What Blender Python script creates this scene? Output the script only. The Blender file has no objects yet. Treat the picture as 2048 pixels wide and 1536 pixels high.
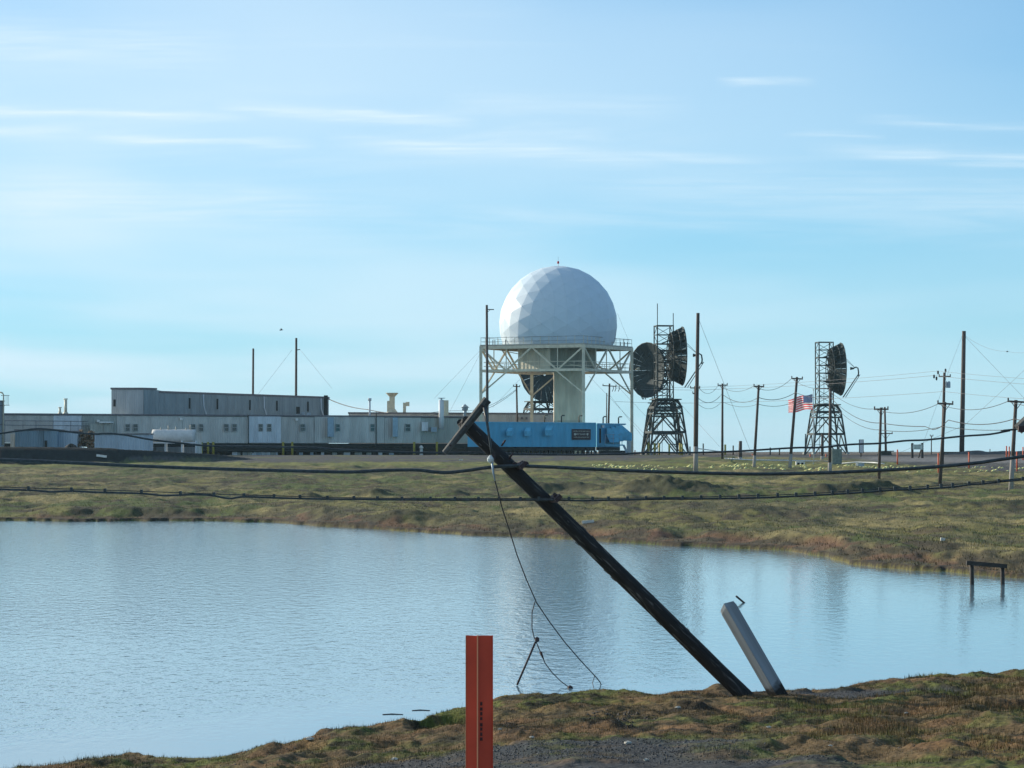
import bpy, math, random
import numpy as np
from mathutils import Vector, Matrix
random.seed(7); rng = np.random.default_rng(11)
S = bpy.context.scene; C = S.collection
R = math.radians
# ------------------------------------------------------------------ camera
F = 5807.0; HOR = 903.0; CAMZ = 3.5
TILT = math.atan((HOR - 768) / F)
cam = bpy.data.cameras.new('camera'); co = bpy.data.objects.new('camera', cam); C.objects.link(co)
cam.sensor_width = 36; cam.lens = 36 * F / 2048; cam.clip_start = 0.5; cam.clip_end = 30000
co.location = (0, 0, CAMZ); co.rotation_euler = (math.pi / 2 + TILT, 0, 0); S.camera = co
# ------------------------------------------------------------------ light
SUN_EL, SUN_AZ = R(19), R(-56)      # azimuth from +Y (view direction), negative = left
EXPO = 0.42
sd = Vector((math.sin(SUN_AZ) * math.cos(SUN_EL), math.cos(SUN_AZ) * math.cos(SUN_EL), math.sin(SUN_EL)))
sl = bpy.data.lights.new('sun', 'SUN'); sl.energy = 4.6; sl.angle = R(0.53); sl.color = (1, .90, .74)
so = bpy.data.objects.new('sun', sl); C.objects.link(so); so.rotation_euler = sd.to_track_quat('Z', 'Y').to_euler()
S.view_settings.view_transform = 'Standard'; S.view_settings.look = 'None'
S.view_settings.exposure = EXPO; S.view_settings.gamma = 1; S.view_settings.use_curve_mapping = False
S.cycles.max_bounces = 6; S.cycles.use_denoising = True
S.cycles.sample_clamp_indirect = 8
W = bpy.data.worlds.new('World'); S.world = W; W.use_nodes = True
nt = W.node_tree; N = nt.nodes; L = nt.links; N.clear()
def nd(t, **k):
    n = N.new(t)
    for a, b in k.items():
        setattr(n, a, b)
    return n
def mth(op, a, b=None, c=None, clamp=False):
    n = N.new('ShaderNodeMath'); n.operation = op; n.use_clamp = clamp
    for i, v in enumerate((a, b, c)):
        if v is None: continue
        if isinstance(v, (int, float)): n.inputs[i].default_value = v
        else: L.new(v, n.inputs[i])
    return n.outputs[0]
sky = nd('ShaderNodeTexSky', sky_type='NISHITA', sun_disc=False, sun_elevation=SUN_EL, sun_rotation=SUN_AZ, air_density=.8, dust_density=0.1, ozone_density=3.5)
tc = nd('ShaderNodeTexCoord'); sp = nd('ShaderNodeSeparateXYZ'); L.new(tc.outputs['Generated'], sp.inputs[0])
zz = mth('ADD', mth('MAXIMUM', sp.outputs[2], 0.0), 0.035)
cx = mth('DIVIDE', sp.outputs[0], zz); cy = mth('DIVIDE', sp.outputs[1], zz)
def cloud(sx, sy, rot, scale, detail, rough, lo, hi, off, dist=0.0):
    cb = nd('ShaderNodeCombineXYZ'); L.new(cx, cb.inputs[0]); L.new(cy, cb.inputs[1]); cb.inputs[2].default_value = off
    mp = nd('ShaderNodeMapping'); L.new(cb.outputs[0], mp.inputs[0]); mp.inputs['Scale'].default_value = (sx, sy, 1); mp.inputs['Rotation'].default_value = (0, 0, rot)
    ns = nd('ShaderNodeTexNoise'); L.new(mp.outputs[0], ns.inputs['Vector']); ns.inputs['Scale'].default_value = scale
    ns.inputs['Detail'].default_value = detail; ns.inputs['Roughness'].default_value = rough; ns.inputs['Distortion'].default_value = dist
    mr = nd('ShaderNodeMapRange', interpolation_type='SMOOTHSTEP'); L.new(ns.outputs['Fac'], mr.inputs[0]); mr.inputs[1].default_value = lo; mr.inputs[2].default_value = hi
    return mr.outputs[0]
c1 = cloud(.55, .30, R(8), .9, 3, .45, .27, .66, 3.1)
c2 = cloud(.60, .85, R(9), 1.25, 6, .60, .46, .66, 9.4, .7)
c2b = cloud(.45, .35, 0, .8, 2, .5, .42, .62, 21.0)
c3 = cloud(.34, 1.0, R(6), 1.5, 5, .62, .52, .74, 18.2, .6)
up_ = nd('ShaderNodeMapRange', interpolation_type='SMOOTHSTEP'); L.new(sp.outputs[2], up_.inputs[0]); up_.inputs[1].default_value = .060; up_.inputs[2].default_value = .100
wisp = mth('MULTIPLY', mth('ADD', mth('MULTIPLY', mth('MULTIPLY', c2, c2b), .45), mth('MULTIPLY', c3, .10)), up_.outputs[0])
side = nd('ShaderNodeMapRange'); L.new(sp.outputs[0], side.inputs[0]); side.inputs[1].default_value = -.25; side.inputs[2].default_value = .25; side.inputs[3].default_value = 1.3; side.inputs[4].default_value = .15
clf = mth('MULTIPLY', mth('ADD', mth('MULTIPLY', mth('MULTIPLY', c1, .70), side.outputs[0]), wisp), 1.0, clamp=True)
tint = nd('ShaderNodeMix', data_type='RGBA', blend_type='MULTIPLY'); tint.inputs[0].default_value = 1
L.new(sky.outputs[0], tint.inputs[6]); tint.inputs[7].default_value = (.50, .97, 1.13, 1)
# individual cirrus wisps, each at its own azimuth and elevation
fwd = mth('MAXIMUM', sp.outputs[1], .02); az_ = mth('DIVIDE', sp.outputs[0], fwd); el_ = mth('DIVIDE', sp.outputs[2], fwd)
cbn = nd('ShaderNodeCombineXYZ'); L.new(mth('MULTIPLY', az_, 9), cbn.inputs[0]); L.new(mth('MULTIPLY', el_, 90), cbn.inputs[1])
nz1 = nd('ShaderNodeTexNoise'); L.new(cbn.outputs[0], nz1.inputs[0]); nz1.inputs['Scale'].default_value = 1.6; nz1.inputs['Detail'].default_value = 5
cbn2 = nd('ShaderNodeCombineXYZ'); L.new(mth('MULTIPLY', az_, 22), cbn2.inputs[0]); L.new(mth('MULTIPLY', el_, 480), cbn2.inputs[1])
nz2 = nd('ShaderNodeTexNoise'); L.new(cbn2.outputs[0], nz2.inputs[0]); nz2.inputs['Scale'].default_value = 1.3; nz2.inputs['Detail'].default_value = 4
jit = mth('MULTIPLY', mth('SUBTRACT', nz1.outputs['Fac'], .5), .0075); tex = mth('MULTIPLY_ADD', nz2.outputs['Fac'], 1.9, -.35, True)
wsum = None
for x0, y0, x1, y1, wd, st_ in ((-300, 214, 520, 236, 7, .55), (420, 212, 960, 246, 7, .6), (-350, 256, 190, 264, 8, .5), (150, 270, 640, 288, 6, .55), (640, 282, 1360, 318, 13, .6), (1180, 300, 1560, 326, 7, .35), (1600, 302, 2500, 322, 11, .65), (1430, 158, 1640, 164, 5, .55), (1700, 238, 2400, 266, 6, .4), (1560, 270, 1780, 275, 4, .4), (880, 196, 1400, 216, 14, .22), (1100, 368, 2400, 400, 26, .35), (-300, 70, 480, 92, 34, .35), (-200, 385, 900, 430, 40, .30)):
    X0, X1 = (x0 - 1024) / 5807, (x1 - 1024) / 5807; E0, E1 = (903 - y0) / 5807, (903 - y1) / 5807; sl_ = (E1 - E0) / (X1 - X0)
    d_ = mth('SUBTRACT', mth('ADD', el_, jit), mth('MULTIPLY_ADD', az_, sl_, E0 - sl_ * X0)); g_ = mth('POWER', 2.718, mth('MULTIPLY', mth('MULTIPLY', d_, d_), -1 / (wd * 1.35 / 5807) ** 2))
    t_ = mth('DIVIDE', mth('SUBTRACT', az_, X0), X1 - X0, clamp=True); en = mth('MULTIPLY', mth('MULTIPLY', t_, mth('SUBTRACT', 1.0, t_)), 5.0, clamp=True)
    w_ = mth('MULTIPLY', mth('MULTIPLY', g_, en), st_ * .85); wsum = w_ if wsum is None else mth('MAXIMUM', wsum, w_)
clf = mth('ADD', clf, mth('MULTIPLY', wsum, tex), clamp=True)
# pale cyan haze layer that thickens towards the horizon, all the way round
hz = mth('MULTIPLY', mth('POWER', 2.718, mth('MULTIPLY', mth('MAXIMUM', sp.outputs[2], 0.0), -9.0)), .86)
hm = nd('ShaderNodeMix', data_type='RGBA'); L.new(hz, hm.inputs[0]); L.new(tint.outputs[2], hm.inputs[6]); hm.inputs[7].default_value = (3.95, 6.0, 7.2, 1)
cm = nd('ShaderNodeMix', data_type='RGBA'); L.new(clf, cm.inputs[0]); L.new(hm.outputs[2], cm.inputs[6]); cm.inputs[7].default_value = (5.9, 7.3, 8.2, 1)
bg = nd('ShaderNodeBackground'); L.new(cm.outputs[2], bg.inputs[0]); bg.inputs[1].default_value = 0.095
ow = nd('ShaderNodeOutputWorld'); L.new(bg.outputs[0], ow.inputs[0])
# ------------------------------------------------------------------ pixel helpers (2048 x 1536 px of the photo)
ct, st = math.cos(TILT), math.sin(TILT)
def at(px, py, D):
    dx = (px - 1024) / F; dy = (768 - py) / F
    v = Vector((dx, ct - st * dy, st + ct * dy)); k = D / v.y
    return Vector((v.x * k, D, CAMZ + v.z * k))
def xat(px, D, py=HOR): return at(px, py, D).x
def zat(py, D): return at(1024, py, D).z
def online(px, A, B):
    # point on the horizontal line A-B seen at column px
    k = (px - 1024) / F; dx, dy = B[0] - A[0], B[1] - A[1]
    t = (k * A[1] - A[0]) / (dx - k * dy)
    return Vector((A[0] + t * dx, A[1] + t * dy, 0))
# ------------------------------------------------------------------ numpy noise
def _hash(ix, iy, s):
    h = (ix * 374761393 + iy * 668265263 + s * 974711) & 0xffffffff
    h = ((h ^ (h >> 13)) * 1274126177) & 0xffffffff
    return ((h ^ (h >> 16)) & 0xffff) / 65535.0
def vnoise(x, y, s=0):
    x0 = np.floor(x).astype(np.int64); y0 = np.floor(y).astype(np.int64)
    fx = x - x0; fy = y - y0; fx = fx * fx * (3 - 2 * fx); fy = fy * fy * (3 - 2 * fy)
    a = _hash(x0, y0, s); b = _hash(x0 + 1, y0, s); c = _hash(x0, y0 + 1, s); d = _hash(x0 + 1, y0 + 1, s)
    return (a * (1 - fx) + b * fx) * (1 - fy) + (c * (1 - fx) + d * fx) * fy
def fbm(x, y, s=0, o=4, g=.5):
    v = 0; a = 1; t = 0
    for i in range(o):
        v = v + a * vnoise(x * 2 ** i + 17.3 * i, y * 2 ** i - 9.1 * i, s + i); t += a; a *= g
    return v / t
def sst(a, b, x):
    t = np.clip((x - a) / (b - a), 0, 1); return t * t * (3 - 2 * t)
# ------------------------------------------------------------------ terrain functions
nsp = [(150, 1536), (260, 1516), (340, 1519), (450, 1506), (520, 1498), (600, 1486), (645, 1466), (740, 1459), (850, 1448), (872, 1436), (930, 1417), (1000, 1398), (1100, 1387), (1190, 1386), (1290, 1388), (1380, 1383), (1480, 1384), (1560, 1382), (1650, 1376), (1760, 1362), (1900, 1352), (2048, 1340)]
NX = []; NY = []
for px, py in nsp:
    D = (CAMZ - .10) * F / (py - HOR); NX.append((px - 1024) / F * D); NY.append(D)
NX = [-400, -60, -20, -9] + NX + [10, 20, 40]; NY = [4, 15, 22, 27.5] + NY + [46, 62, 130]
fsp = [(-300, 1040), (0, 1041), (250, 1042), (450, 1042), (560, 1046), (700, 1054), (800, 1060), (900, 1066), (1000, 1073), (1100, 1078), (1250, 1085), (1400, 1092), (1550, 1100), (1650, 1113), (1700, 1126), (1800, 1137), (1900, 1142), (2048, 1156)]
FX = [p[0] for p in fsp] + [2400, 3500]; FY = [CAMZ * F / (p[1] - HOR) for p in fsp] + [76, 70]
PY = [0, 60, 80, 100, 117, 140, 175, 204, 235, 268, 300, 320, 338, 355, 370, 420, 8000, 20000]
PZ = [.2, .26, .30, .34, .40, .50, .66, .84, 1.18, 1.66, 2.12, 2.40, 2.70, 2.93, 3.02, 3.05, 2.95, 2.5]
MOUNDS = [(1120, 192, 3.6, 3, .34), (1065, 190, 1.6, 2, .22), (1350, 188, 4.0, 4, .42), (1290, 190, 2.2, 2, .40), (1440, 191, 3.2, 3, .25), (1730, 189, 4.4, 3, .46), (1680, 186, 2.0, 2, .3), (740, 178, 1.6, 2, .33),
          (930, 181, 2.6, 2.5, .22), (1850, 160, 3, 3, .16), (1500, 140, 5, 4, .2), (820, 135, 3.6, 3, .16), (300, 128 + 24, 5, 2, .2), (620, 175, 2, 2, .2), (2000, 150, 5, 3, .25), (1230, 158, 3, 2, .15)]
def notch(x, Y):   # small inlet in the near shore behind the marker
    cxn = (893 - 1024) / F * 34.9
    return np.sqrt(((x - cxn) / .27) ** 2 + ((Y - 35.0) / .55) ** 2)
def terrain(x, Y):
    x = np.asarray(x, float); Y = np.asarray(Y, float)
    Ys = np.maximum(Y, 20); u = x / Ys * F + 1024
    # near side
    wig = (fbm(x * 1.6, Y * .4, 5, 3) - .5) * 1.0
    dn = np.interp(x, NX, NY) + wig - Y
    dn = np.where(Y > 30, np.minimum(dn, (notch(x, Y) - 1) * .35 + 3 * np.clip(notch(x, Y) - 1.6, 0, 9)), dn)
    e = np.clip(dn, 0, None)
    zn = .17 * (1 - np.exp(-e / .16)) + .034 * e
    g1, g2 = near_gravel(x, Y)
    rough = 1 - .75 * np.clip(g1 + g2, 0, 1)
    hum = (fbm(x * 1.5, Y * .75, 21, 3) - .5) * .20 + (np.abs(fbm(x * 3.2, Y * 1.9, 31, 4) - .5)) * -.13 + sst(.56, .80, fbm(x * 1.7, Y * 1.0, 35, 3)) * .05 + (fbm(x * 15, Y * 11, 41, 2) - .5) * .028
    zn = zn + hum * rough * sst(0, .5, e) + (fbm(x * 22, Y * 18, 45, 2) - .5) * .02 * (1 - rough) - .05 * g2
    zn = np.where(dn < 0, np.maximum(dn * .6, -1.2), np.maximum(zn, .01))
    # far side
    df = Y - (np.interp(u, FX, FY) + (fbm(x * .35, Y * .12, 7, 5, .6) - .5) * 6.5 + (fbm(x * 1.6, Y * .5, 8, 3) - .5) * 2.2 * sst(1500, 1800, u))
    e = np.clip(df, 0, None)
    pr = np.interp(Y, PY, PZ)
    terr, stp = terrace(x, Y, u)
    zf = .15 * (1 - np.exp(-e / .12)) + (pr - .15) * ((1 - stp) * sst(0, 14, e) + stp * sst(terr, terr + 3.4, e)) + .16 * stp * sst(terr + .3, terr + 2.6, e) * sst(22, 6, e)
    nf = sst(340, 300, Y)
    hf = (fbm(x * .10, Y * .045, 51, 3) - .5) * .34 + (fbm(x * .42, Y * .16, 61, 4) - .5) * .66 + (fbm(x * 2.0, Y * 1.0, 71, 3) - .5) * .12
    zf = zf + hf * sst(0, 4, e) * (.12 + .88 * nf)
    for mu, mD, w, dp, h in MOUNDS:
        mx = (mu - 1024) / F * mD
        g = np.exp(-(((x - mx) / w) ** 2 + ((Y - mD) / dp) ** 2) * 1.2)
        zf = zf + 1.6 * h * g * (.55 + .9 * fbm(x * 1.1, Y * .5, 81, 3))
    # dark berm on the left
    r = ridge(u, Y); zf = np.maximum(zf, r[0])
    # low bank behind road on the right
    b2 = sst(1830, 1960, u) * np.exp(-((Y - 366) / 9) ** 2) * .55
    zf = zf + b2 * (.6 + .8 * fbm(x * .5, Y * .3, 83, 2))
    zf = np.where(df < 0, np.maximum(df * .25, -1.2), zf)
    return np.maximum(zn, zf) , dn, df, u
def ridge(u, Y):
    top = np.interp(u, [-4000, 0, 150, 215, 250, 300, 420, 500, 560], [4.0, 4.03, 3.95, 3.9, 3.72, 3.62, 3.25, 2.75, 1.5])
    c = np.interp(u, [0, 240, 500], [306, 312, 330])
    t = Y - c
    z = top - np.where(t < 0, -t * .38, t * .05)
    bot = np.interp(u, [-4000, 0, 230, 260, 420, 520], [2.0, 2.0, 2.0, 3.0, 2.85, 2.6])
    return z, bot
def near_gravel(x, Y):
    n = fbm(x * 1.3, Y * 1.0, 91, 3)
    a = np.sqrt(((x - .75) / 1.75) ** 2 + ((Y - 28.7) / 1.55) ** 2) + (n - .5) * 1.1
    a2 = np.sqrt(((x - .0) / 3.2) ** 2 + ((Y - 25.5) / 3.0) ** 2) + (n - .5) * .8
    g1 = sst(1.15, .70, np.minimum(a, a2)) * (.45 + .55 * sst(.34, .56, fbm(x * 2.1, Y * 1.8, 95, 3)))
    b = np.sqrt(((x - 4.7) / 1.5) ** 2 + ((Y - 39.3) / .95) ** 2) + (n - .5) * .9
    return g1, sst(1.08, .85, b)
def terrace(x, Y, u):   # width of the low mossy shelf at the far shore, and how steep the turf bank behind it is
    tn = fbm(x * .16, Y * .06, 12, 3) - .5
    return np.interp(u, [0, 500, 700, 1000, 1250, 1600, 1800, 2048], [1.5, 1.8, 3.0, 2.4, 5.5, 4.2, 3.0, 1.6]) * (1 + 1.4 * tn), np.interp(u, [0, 900, 1250, 2048], [.12, .2, .55, .6])
def gz(x, Y): return float(terrain(np.array([x]), np.array([Y]))[0][0])
def lerp(a, b, t): return a * (1 - t[..., None]) + np.array(b) * t[..., None]
def albedo(x, Y, z, dn, df, u):
    py = HOR + (CAMZ - z) / np.maximum(Y, 5) * F
    n1 = fbm(x * .12, Y * .05, 101, 4); n2 = fbm(x * .5, Y * .2, 111, 4); n3 = fbm(x * 2.2, Y * 1.1, 121, 3); n4 = fbm(x * 9, Y * 7, 131, 2)
    col = np.zeros(x.shape + (3,)) + np.array((.118, .108, .050))          # dry tan-olive turf
    col = lerp(col, (.088, .112, .032), sst(.43, .54, n2 * .5 + n1 * .5))      # green
    col = lerp(col, (.175, .160, .050), sst(.52, .64, fbm(x * .2, Y * .09, 141, 3)) * .7)
    col = lerp(col, (.070, .050, .034), sst(.54, .66, n3 * .35 + n2 * .65) * .8)   # brown peat
    col = lerp(col, (.050, .042, .028), sst(.60, .70, fbm(x * .9, Y * .35, 145, 4)) * .75)
    col = lerp(col, (.24, .20, .085), sst(.60, .72, fbm(x * .33 + 9, Y * .12, 147, 4)) * .8)
    col = lerp(col, (.17, .18, .05), np.exp(-((py - 928 - (n2 - .5) * 10) / 4) ** 2) * .8 * (Y > 180))
    # shore band: red moss and dark peat
    sh = sst(13, 3, df) * (df > 0)
    col = lerp(col, (.140, .072, .046), sst(1.9, 1.1, df / terrace(x, Y, u)[0] + (n3 - .5) * .6) * (df > 0) * sst(.30, .50, n2) * .85)
    col = lerp(col, (.052, .044, .028), sh * sst(.50, .60, fbm(x * .8, Y * .5, 151, 3)) * .9)
    col = lerp(col, (.085, .075, .045), sst(4, 1.0, df) * (df > 0) * sst(.4, .6, n3) * .8)
    col = lerp(col, (.042, .035, .026), np.maximum(sst(.55, .3, df), sst(1.6, .5, df) * sst(.4, .6, n3)) * (df > 0))
    # hummock mounds are dark brown
    m = np.zeros_like(x)
    for mu, mD, w, dp, h in MOUNDS:
        mx = (mu - 1024) / F * mD
        m = np.maximum(m, np.exp(-(((x - mx) / w) ** 2 + ((Y - mD) / dp) ** 2)) * min(1, h * 3))
    col = lerp(col, (.048, .050, .026), sst(.25, .6, m * (.5 + n3)) * .9)
    # gravel pad in front of the buildings
    gl = np.interp(u, [-1000, 240, 500, 900, 1250, 1400, 1650, 1720, 1900, 2048, 3000], [921, 921, 925, 924, 920, 913, 914, 920, 934, 944, 950])
    gv = sst(1.5, -1.5, py - gl - (n2 - .5) * 12) * (Y > 150)
    col = lerp(col, (.072, .071, .076), gv * .92)
    col = lerp(col, (.115, .125, .045), gv * sst(.55, .66, n2) * (u < 1400) * .6)
    # road surface right of centre
    rd = sst(1320, 1420, u) * sst(.1, .0, np.abs(py - np.interp(u, [1300, 1500, 1700, 1850, 2048], [913, 918, 917.5, 919, 921])) / 60. - .035) * (Y > 200)
    col = lerp(col, (.19, .185, .18), rd * sst(1700, 1760, u) * .9)
    # tundra plateau behind
    col = lerp(col, (.150, .115, .085), sst(372, 395, Y) * .8)
    # berm: dark wet gravel, with its shade painted into the colour
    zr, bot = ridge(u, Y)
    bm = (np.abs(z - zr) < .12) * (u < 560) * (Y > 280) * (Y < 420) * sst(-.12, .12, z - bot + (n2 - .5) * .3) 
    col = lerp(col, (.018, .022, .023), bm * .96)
    # near bank
    nb = dn > 0
    cn = np.zeros(x.shape + (3,)) + np.array((.118, .080, .038))
    a1 = fbm(x * .9, Y * .6, 161, 4); a2 = fbm(x * 3.2, Y * 2.2, 171, 3)
    cn = lerp(cn, (.094, .108, .026), sst(.46, .62, a1 * .6 + a2 * .4))
    cn = lerp(cn, (.150, .086, .040), sst(.50, .62, fbm(x * 1.2 + 40, Y * .8, 181, 4)) * .8)
    grn = np.exp(-(((x - .2) / 1.5) ** 2 + ((Y - 37.8) / 1.6) ** 2)); grn2 = np.exp(-(((x + 3.6) / 1.2) ** 2 + ((Y - 30.8) / .8) ** 2))
    cn = lerp(cn, (.105, .130, .022), np.clip(grn + grn2, 0, 1) * sst(.3, .55, a2) * .9)
    cn = lerp(cn, (.026, .020, .013), sst(.56, .70, a2) * .85)
    cn = lerp(cn, (.022, .018, .014), sst(.10, .02, dn) * .9)
    g1, g2 = near_gravel(x, Y)
    cn = lerp(cn, (.046, .052, .058), np.clip(g1 + g2, 0, 1) * .92)
    cn = lerp(cn, (.14, .135, .12), (Y < 14) * 1.0)
    col = np.where(nb[..., None], cn, col)
    k = (.72 + .56 * n4)[..., None]; k2 = (.8 + .4 * n3)[..., None]
    return np.clip(col * k * k2, .004, .6)
# ------------------------------------------------------------------ materials
def mat(name, col, rough=.7, metal=0, var=.18, scale=3, bump=0, bscale=30, col2=None, stretch=(1, 1, 1), spec=.4, lo=.35, hi=.65):
    m = bpy.data.materials.new(name); m.use_nodes = True; n = m.node_tree.nodes; l = m.node_tree.links
    b = n['Principled BSDF']; b.inputs['Roughness'].default_value = rough; b.inputs['Metallic'].default_value = metal
    b.inputs['Specular IOR Level'].default_value = spec
    t = n.new('ShaderNodeTexCoord'); mp = n.new('ShaderNodeMapping'); l.new(t.outputs['Object'], mp.inputs[0]); mp.inputs['Scale'].default_value = stretch
    ns = n.new('ShaderNodeTexNoise'); l.new(mp.outputs[0], ns.inputs[0]); ns.inputs['Scale'].default_value = scale; ns.inputs['Detail'].default_value = 5
    r = n.new('ShaderNodeValToRGB'); l.new(ns.outputs['Fac'], r.inputs[0]); r.color_ramp.elements[0].position = lo; r.color_ramp.elements[1].position = hi
    c2 = col2 or tuple(min(1, c * (1 + var)) for c in col); c1 = col if col2 else tuple(c * (1 - var) for c in col)
    r.color_ramp.elements[0].color = (*c1, 1); r.color_ramp.elements[1].color = (*c2, 1)
    l.new(r.outputs[0], b.inputs['Base Color'])
    if bump:
        n2 = n.new('ShaderNodeTexNoise'); l.new(mp.outputs[0], n2.inputs[0]); n2.inputs['Scale'].default_value = bscale; n2.inputs['Detail'].default_value = 4
        bp = n.new('ShaderNodeBump'); bp.inputs['Strength'].default_value = 1; bp.inputs['Distance'].default_value = bump
        l.new(n2.outputs['Fac'], bp.inputs['Height']); l.new(bp.outputs[0], b.inputs['Normal'])
    return m
def siding(name, col, per=.30, dirt=.15):
    # ribbed metal siding: relief as bump along the wall, rain streaks in the colour
    m = mat(name, col, .55, 0, dirt, 1.1, 0, stretch=(1, 1, .25)); n = m.node_tree.nodes; l = m.node_tree.links
    t = n.new('ShaderNodeTexCoord'); w = n.new('ShaderNodeTexWave'); w.wave_type = 'BANDS'; w.bands_direction = 'X'; w.inputs['Scale'].default_value = 1 / per / 3.14
    l.new(t.outputs['Object'], w.inputs[0]); b = n.new('ShaderNodeBump'); b.inputs['Distance'].default_value = .03; l.new(w.outputs['Fac'], b.inputs['Height']); l.new(b.outputs[0], n['Principled BSDF'].inputs['Normal'])
    return m
M = {}
M['radome'] = mat('radome_panel', (.60, .71, .78), .45, 0, .025, .7, spec=.5)
M['seam'] = mat('radome_seam', (.52, .62, .68), .5, 0, .05)
M['steel'] = mat('painted_cream_steel', (.66, .59, .44), .5, 0, .12, 2, spec=.4)
M['rusty'] = mat('rust_streaked_steel', (.42, .40, .34), .6, 0, .1, 1.5, col2=(.28, .16, .09), lo=.55, hi=.75)
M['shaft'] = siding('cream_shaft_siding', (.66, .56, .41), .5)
M['room_shade'] = siding('olive_shaded_siding', (.27, .26, .20), .5)  # darker copy of the room siding, shade painted into its colour
M['green'] = mat('dark_green_steel', (.024, .038, .038), .7, 0, .3, 2)
M['dish'] = mat('dark_dish_panel', (.018, .034, .038), .8, 0, .25, 1.5)
M['mod_a'] = siding('warm_grey_siding', (.60, .57, .51)); M['mod_b'] = siding('pale_grey_siding', (.66, .68, .69)); M['mod_c'] = siding('tan_grey_siding', (.50, .46, .41))
M['mod_d'] = siding('dull_green_grey_siding', (.36, .37, .33)); M['upper'] = siding('blue_grey_siding', (.26, .30, .31)); M['shed'] = siding('slate_blue_siding', (.19, .28, .34)); M['shed2'] = siding('pale_blue_siding', (.42, .50, .56))
M['blue'] = siding('bright_blue_siding', (.09, .42, .60), .6, .10); M['blue2'] = mat('blue_hood', (.12, .48, .66), .45, 0, .12, 2)
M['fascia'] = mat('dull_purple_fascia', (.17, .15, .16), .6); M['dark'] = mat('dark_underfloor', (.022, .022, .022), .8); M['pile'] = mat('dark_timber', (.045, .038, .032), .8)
M['pane'] = mat('window_glass', (.03, .04, .05), .12, 0, .2, spec=.6); M['frame'] = mat('pale_window_frame', (.42, .42, .40), .5)
M['duct'] = mat('galvanised_duct', (.32, .40, .46), .45, .2, .12); M['white'] = mat('white_paint', (.74, .74, .70), .5, 0, .08, 4)
M['cream'] = mat('cream_paint', (.60, .55, .40), .5, 0, .1); M['yellow'] = mat('faded_yellow_paint', (.42, .34, .05), .6, 0, .2, 4)
M['pole'] = mat('weathered_pole', (.085, .062, .052), .8, 0, .3, 4, .01, 20, stretch=(1, 1, .15)); M['pale_pole'] = mat('bleached_pole', (.30, .28, .25), .8, 0, .2, 4, stretch=(1, 1, .15))
M['wire'] = mat('dark_wire', (.035, .035, .04), .6); M['thinwire'] = mat('grey_wire', (.16, .16, .17), .6); M['cable'] = mat('black_cable', (.042, .054, .058), .40, 0, .3, 20, .002, 60)
M['orange'] = mat('orange_stake', (.62, .10, .03), .6, 0, .1); M['rust'] = mat('rusty_clutter', (.16, .075, .035), .85, 0, .5, 3, col2=(.24, .19, .13))
M['sign'] = mat('brown_signboard', (.055, .025, .025), .6); M['letter'] = mat('cream_lettering', (.62, .60, .50), .6); M['signgreen'] = mat('pale_green_sign', (.58, .68, .60), .5)
M['dkgreen'] = mat('dark_letter', (.05, .07, .06), .6); M['cab'] = mat('grey_green_cabinet', (.17, .21, .19), .5, 0, .2, 4); M['bunker'] = mat('dark_hut', (.05, .048, .04), .9, 0, .3)
M['red'] = mat('red_lamp', (.5, .02, .03), .4); M['tank'] = mat('white_tank', (.62, .61, .58), .4, 0, .08)
M['bird'] = mat('bird_feather', (.08, .09, .11), .8); M['ins'] = mat('glass_insulator', (.55, .58, .55), .2); M['knob'] = mat('rusty_fitting', (.05, .03, .03), .7)
M['bone'] = mat('bleached_driftwood', (.62, .60, .54), .8, 0, .1, 10)
M['stone'] = mat('pale_stone', (.50, .48, .42), .85, 0, .2, 12)
M['fred'] = mat('flag_red', (.68, .05, .08), .8, 0, .05); M['fwhite'] = mat('flag_white', (.84, .84, .84), .8, 0, .04); M['fblue'] = mat('flag_blue', (.05, .09, .22), .8, 0, .05)
for q in ('fred', 'fwhite', 'fblue'):   # thin cloth lets the low sun through
    n = M[q].node_tree.nodes; l = M[q].node_tree.links; b = n['Principled BSDF']; tl_ = n.new('ShaderNodeBsdfTranslucent'); l.new(b.inputs['Base Color'].links[0].from_socket, tl_.inputs[0]); ms = n.new('ShaderNodeMixShader'); ms.inputs[0].default_value = .5
    l.new(b.outputs[0], ms.inputs[1]); l.new(tl_.outputs[0], ms.inputs[2]); l.new(ms.outputs[0], n['Material Output'].inputs[0])
# creosoted leaning pole: black wood, pale splintered flecks along the grain
m = mat('creosoted_timber', (.006, .0065, .006), .75, 0, .3, 7, .012, 34, col2=(.030, .026, .024), stretch=(1, 1, .07)); M['creo'] = m
n = m.node_tree.nodes; l = m.node_tree.links; b = n['Principled BSDF']
t = n.new('ShaderNodeTexCoord'); mp = n.new('ShaderNodeMapping'); l.new(t.outputs['Object'], mp.inputs[0]); mp.inputs['Scale'].default_value = (1, 1, .13)
ns = n.new('ShaderNodeTexNoise'); l.new(mp.outputs[0], ns.inputs[0]); ns.inputs['Scale'].default_value = 30; ns.inputs['Detail'].default_value = 6
r = n.new('ShaderNodeMapRange'); l.new(ns.outputs['Fac'], r.inputs[0]); r.inputs[1].default_value = .56; r.inputs[2].default_value = .64
n3 = n.new('ShaderNodeTexNoise'); l.new(t.outputs['Object'], n3.inputs[0]); n3.inputs['Scale'].default_value = 1.7; n3.inputs['Detail'].default_value = 2
r3 = n.new('ShaderNodeMapRange'); l.new(n3.outputs['Fac'], r3.inputs[0]); r3.inputs[1].default_value = .42; r3.inputs[2].default_value = .58
mu = n.new('ShaderNodeMath'); mu.operation = 'MULTIPLY'; l.new(r.outputs[0], mu.inputs[0]); l.new(r3.outputs[0], mu.inputs[1])
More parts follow.
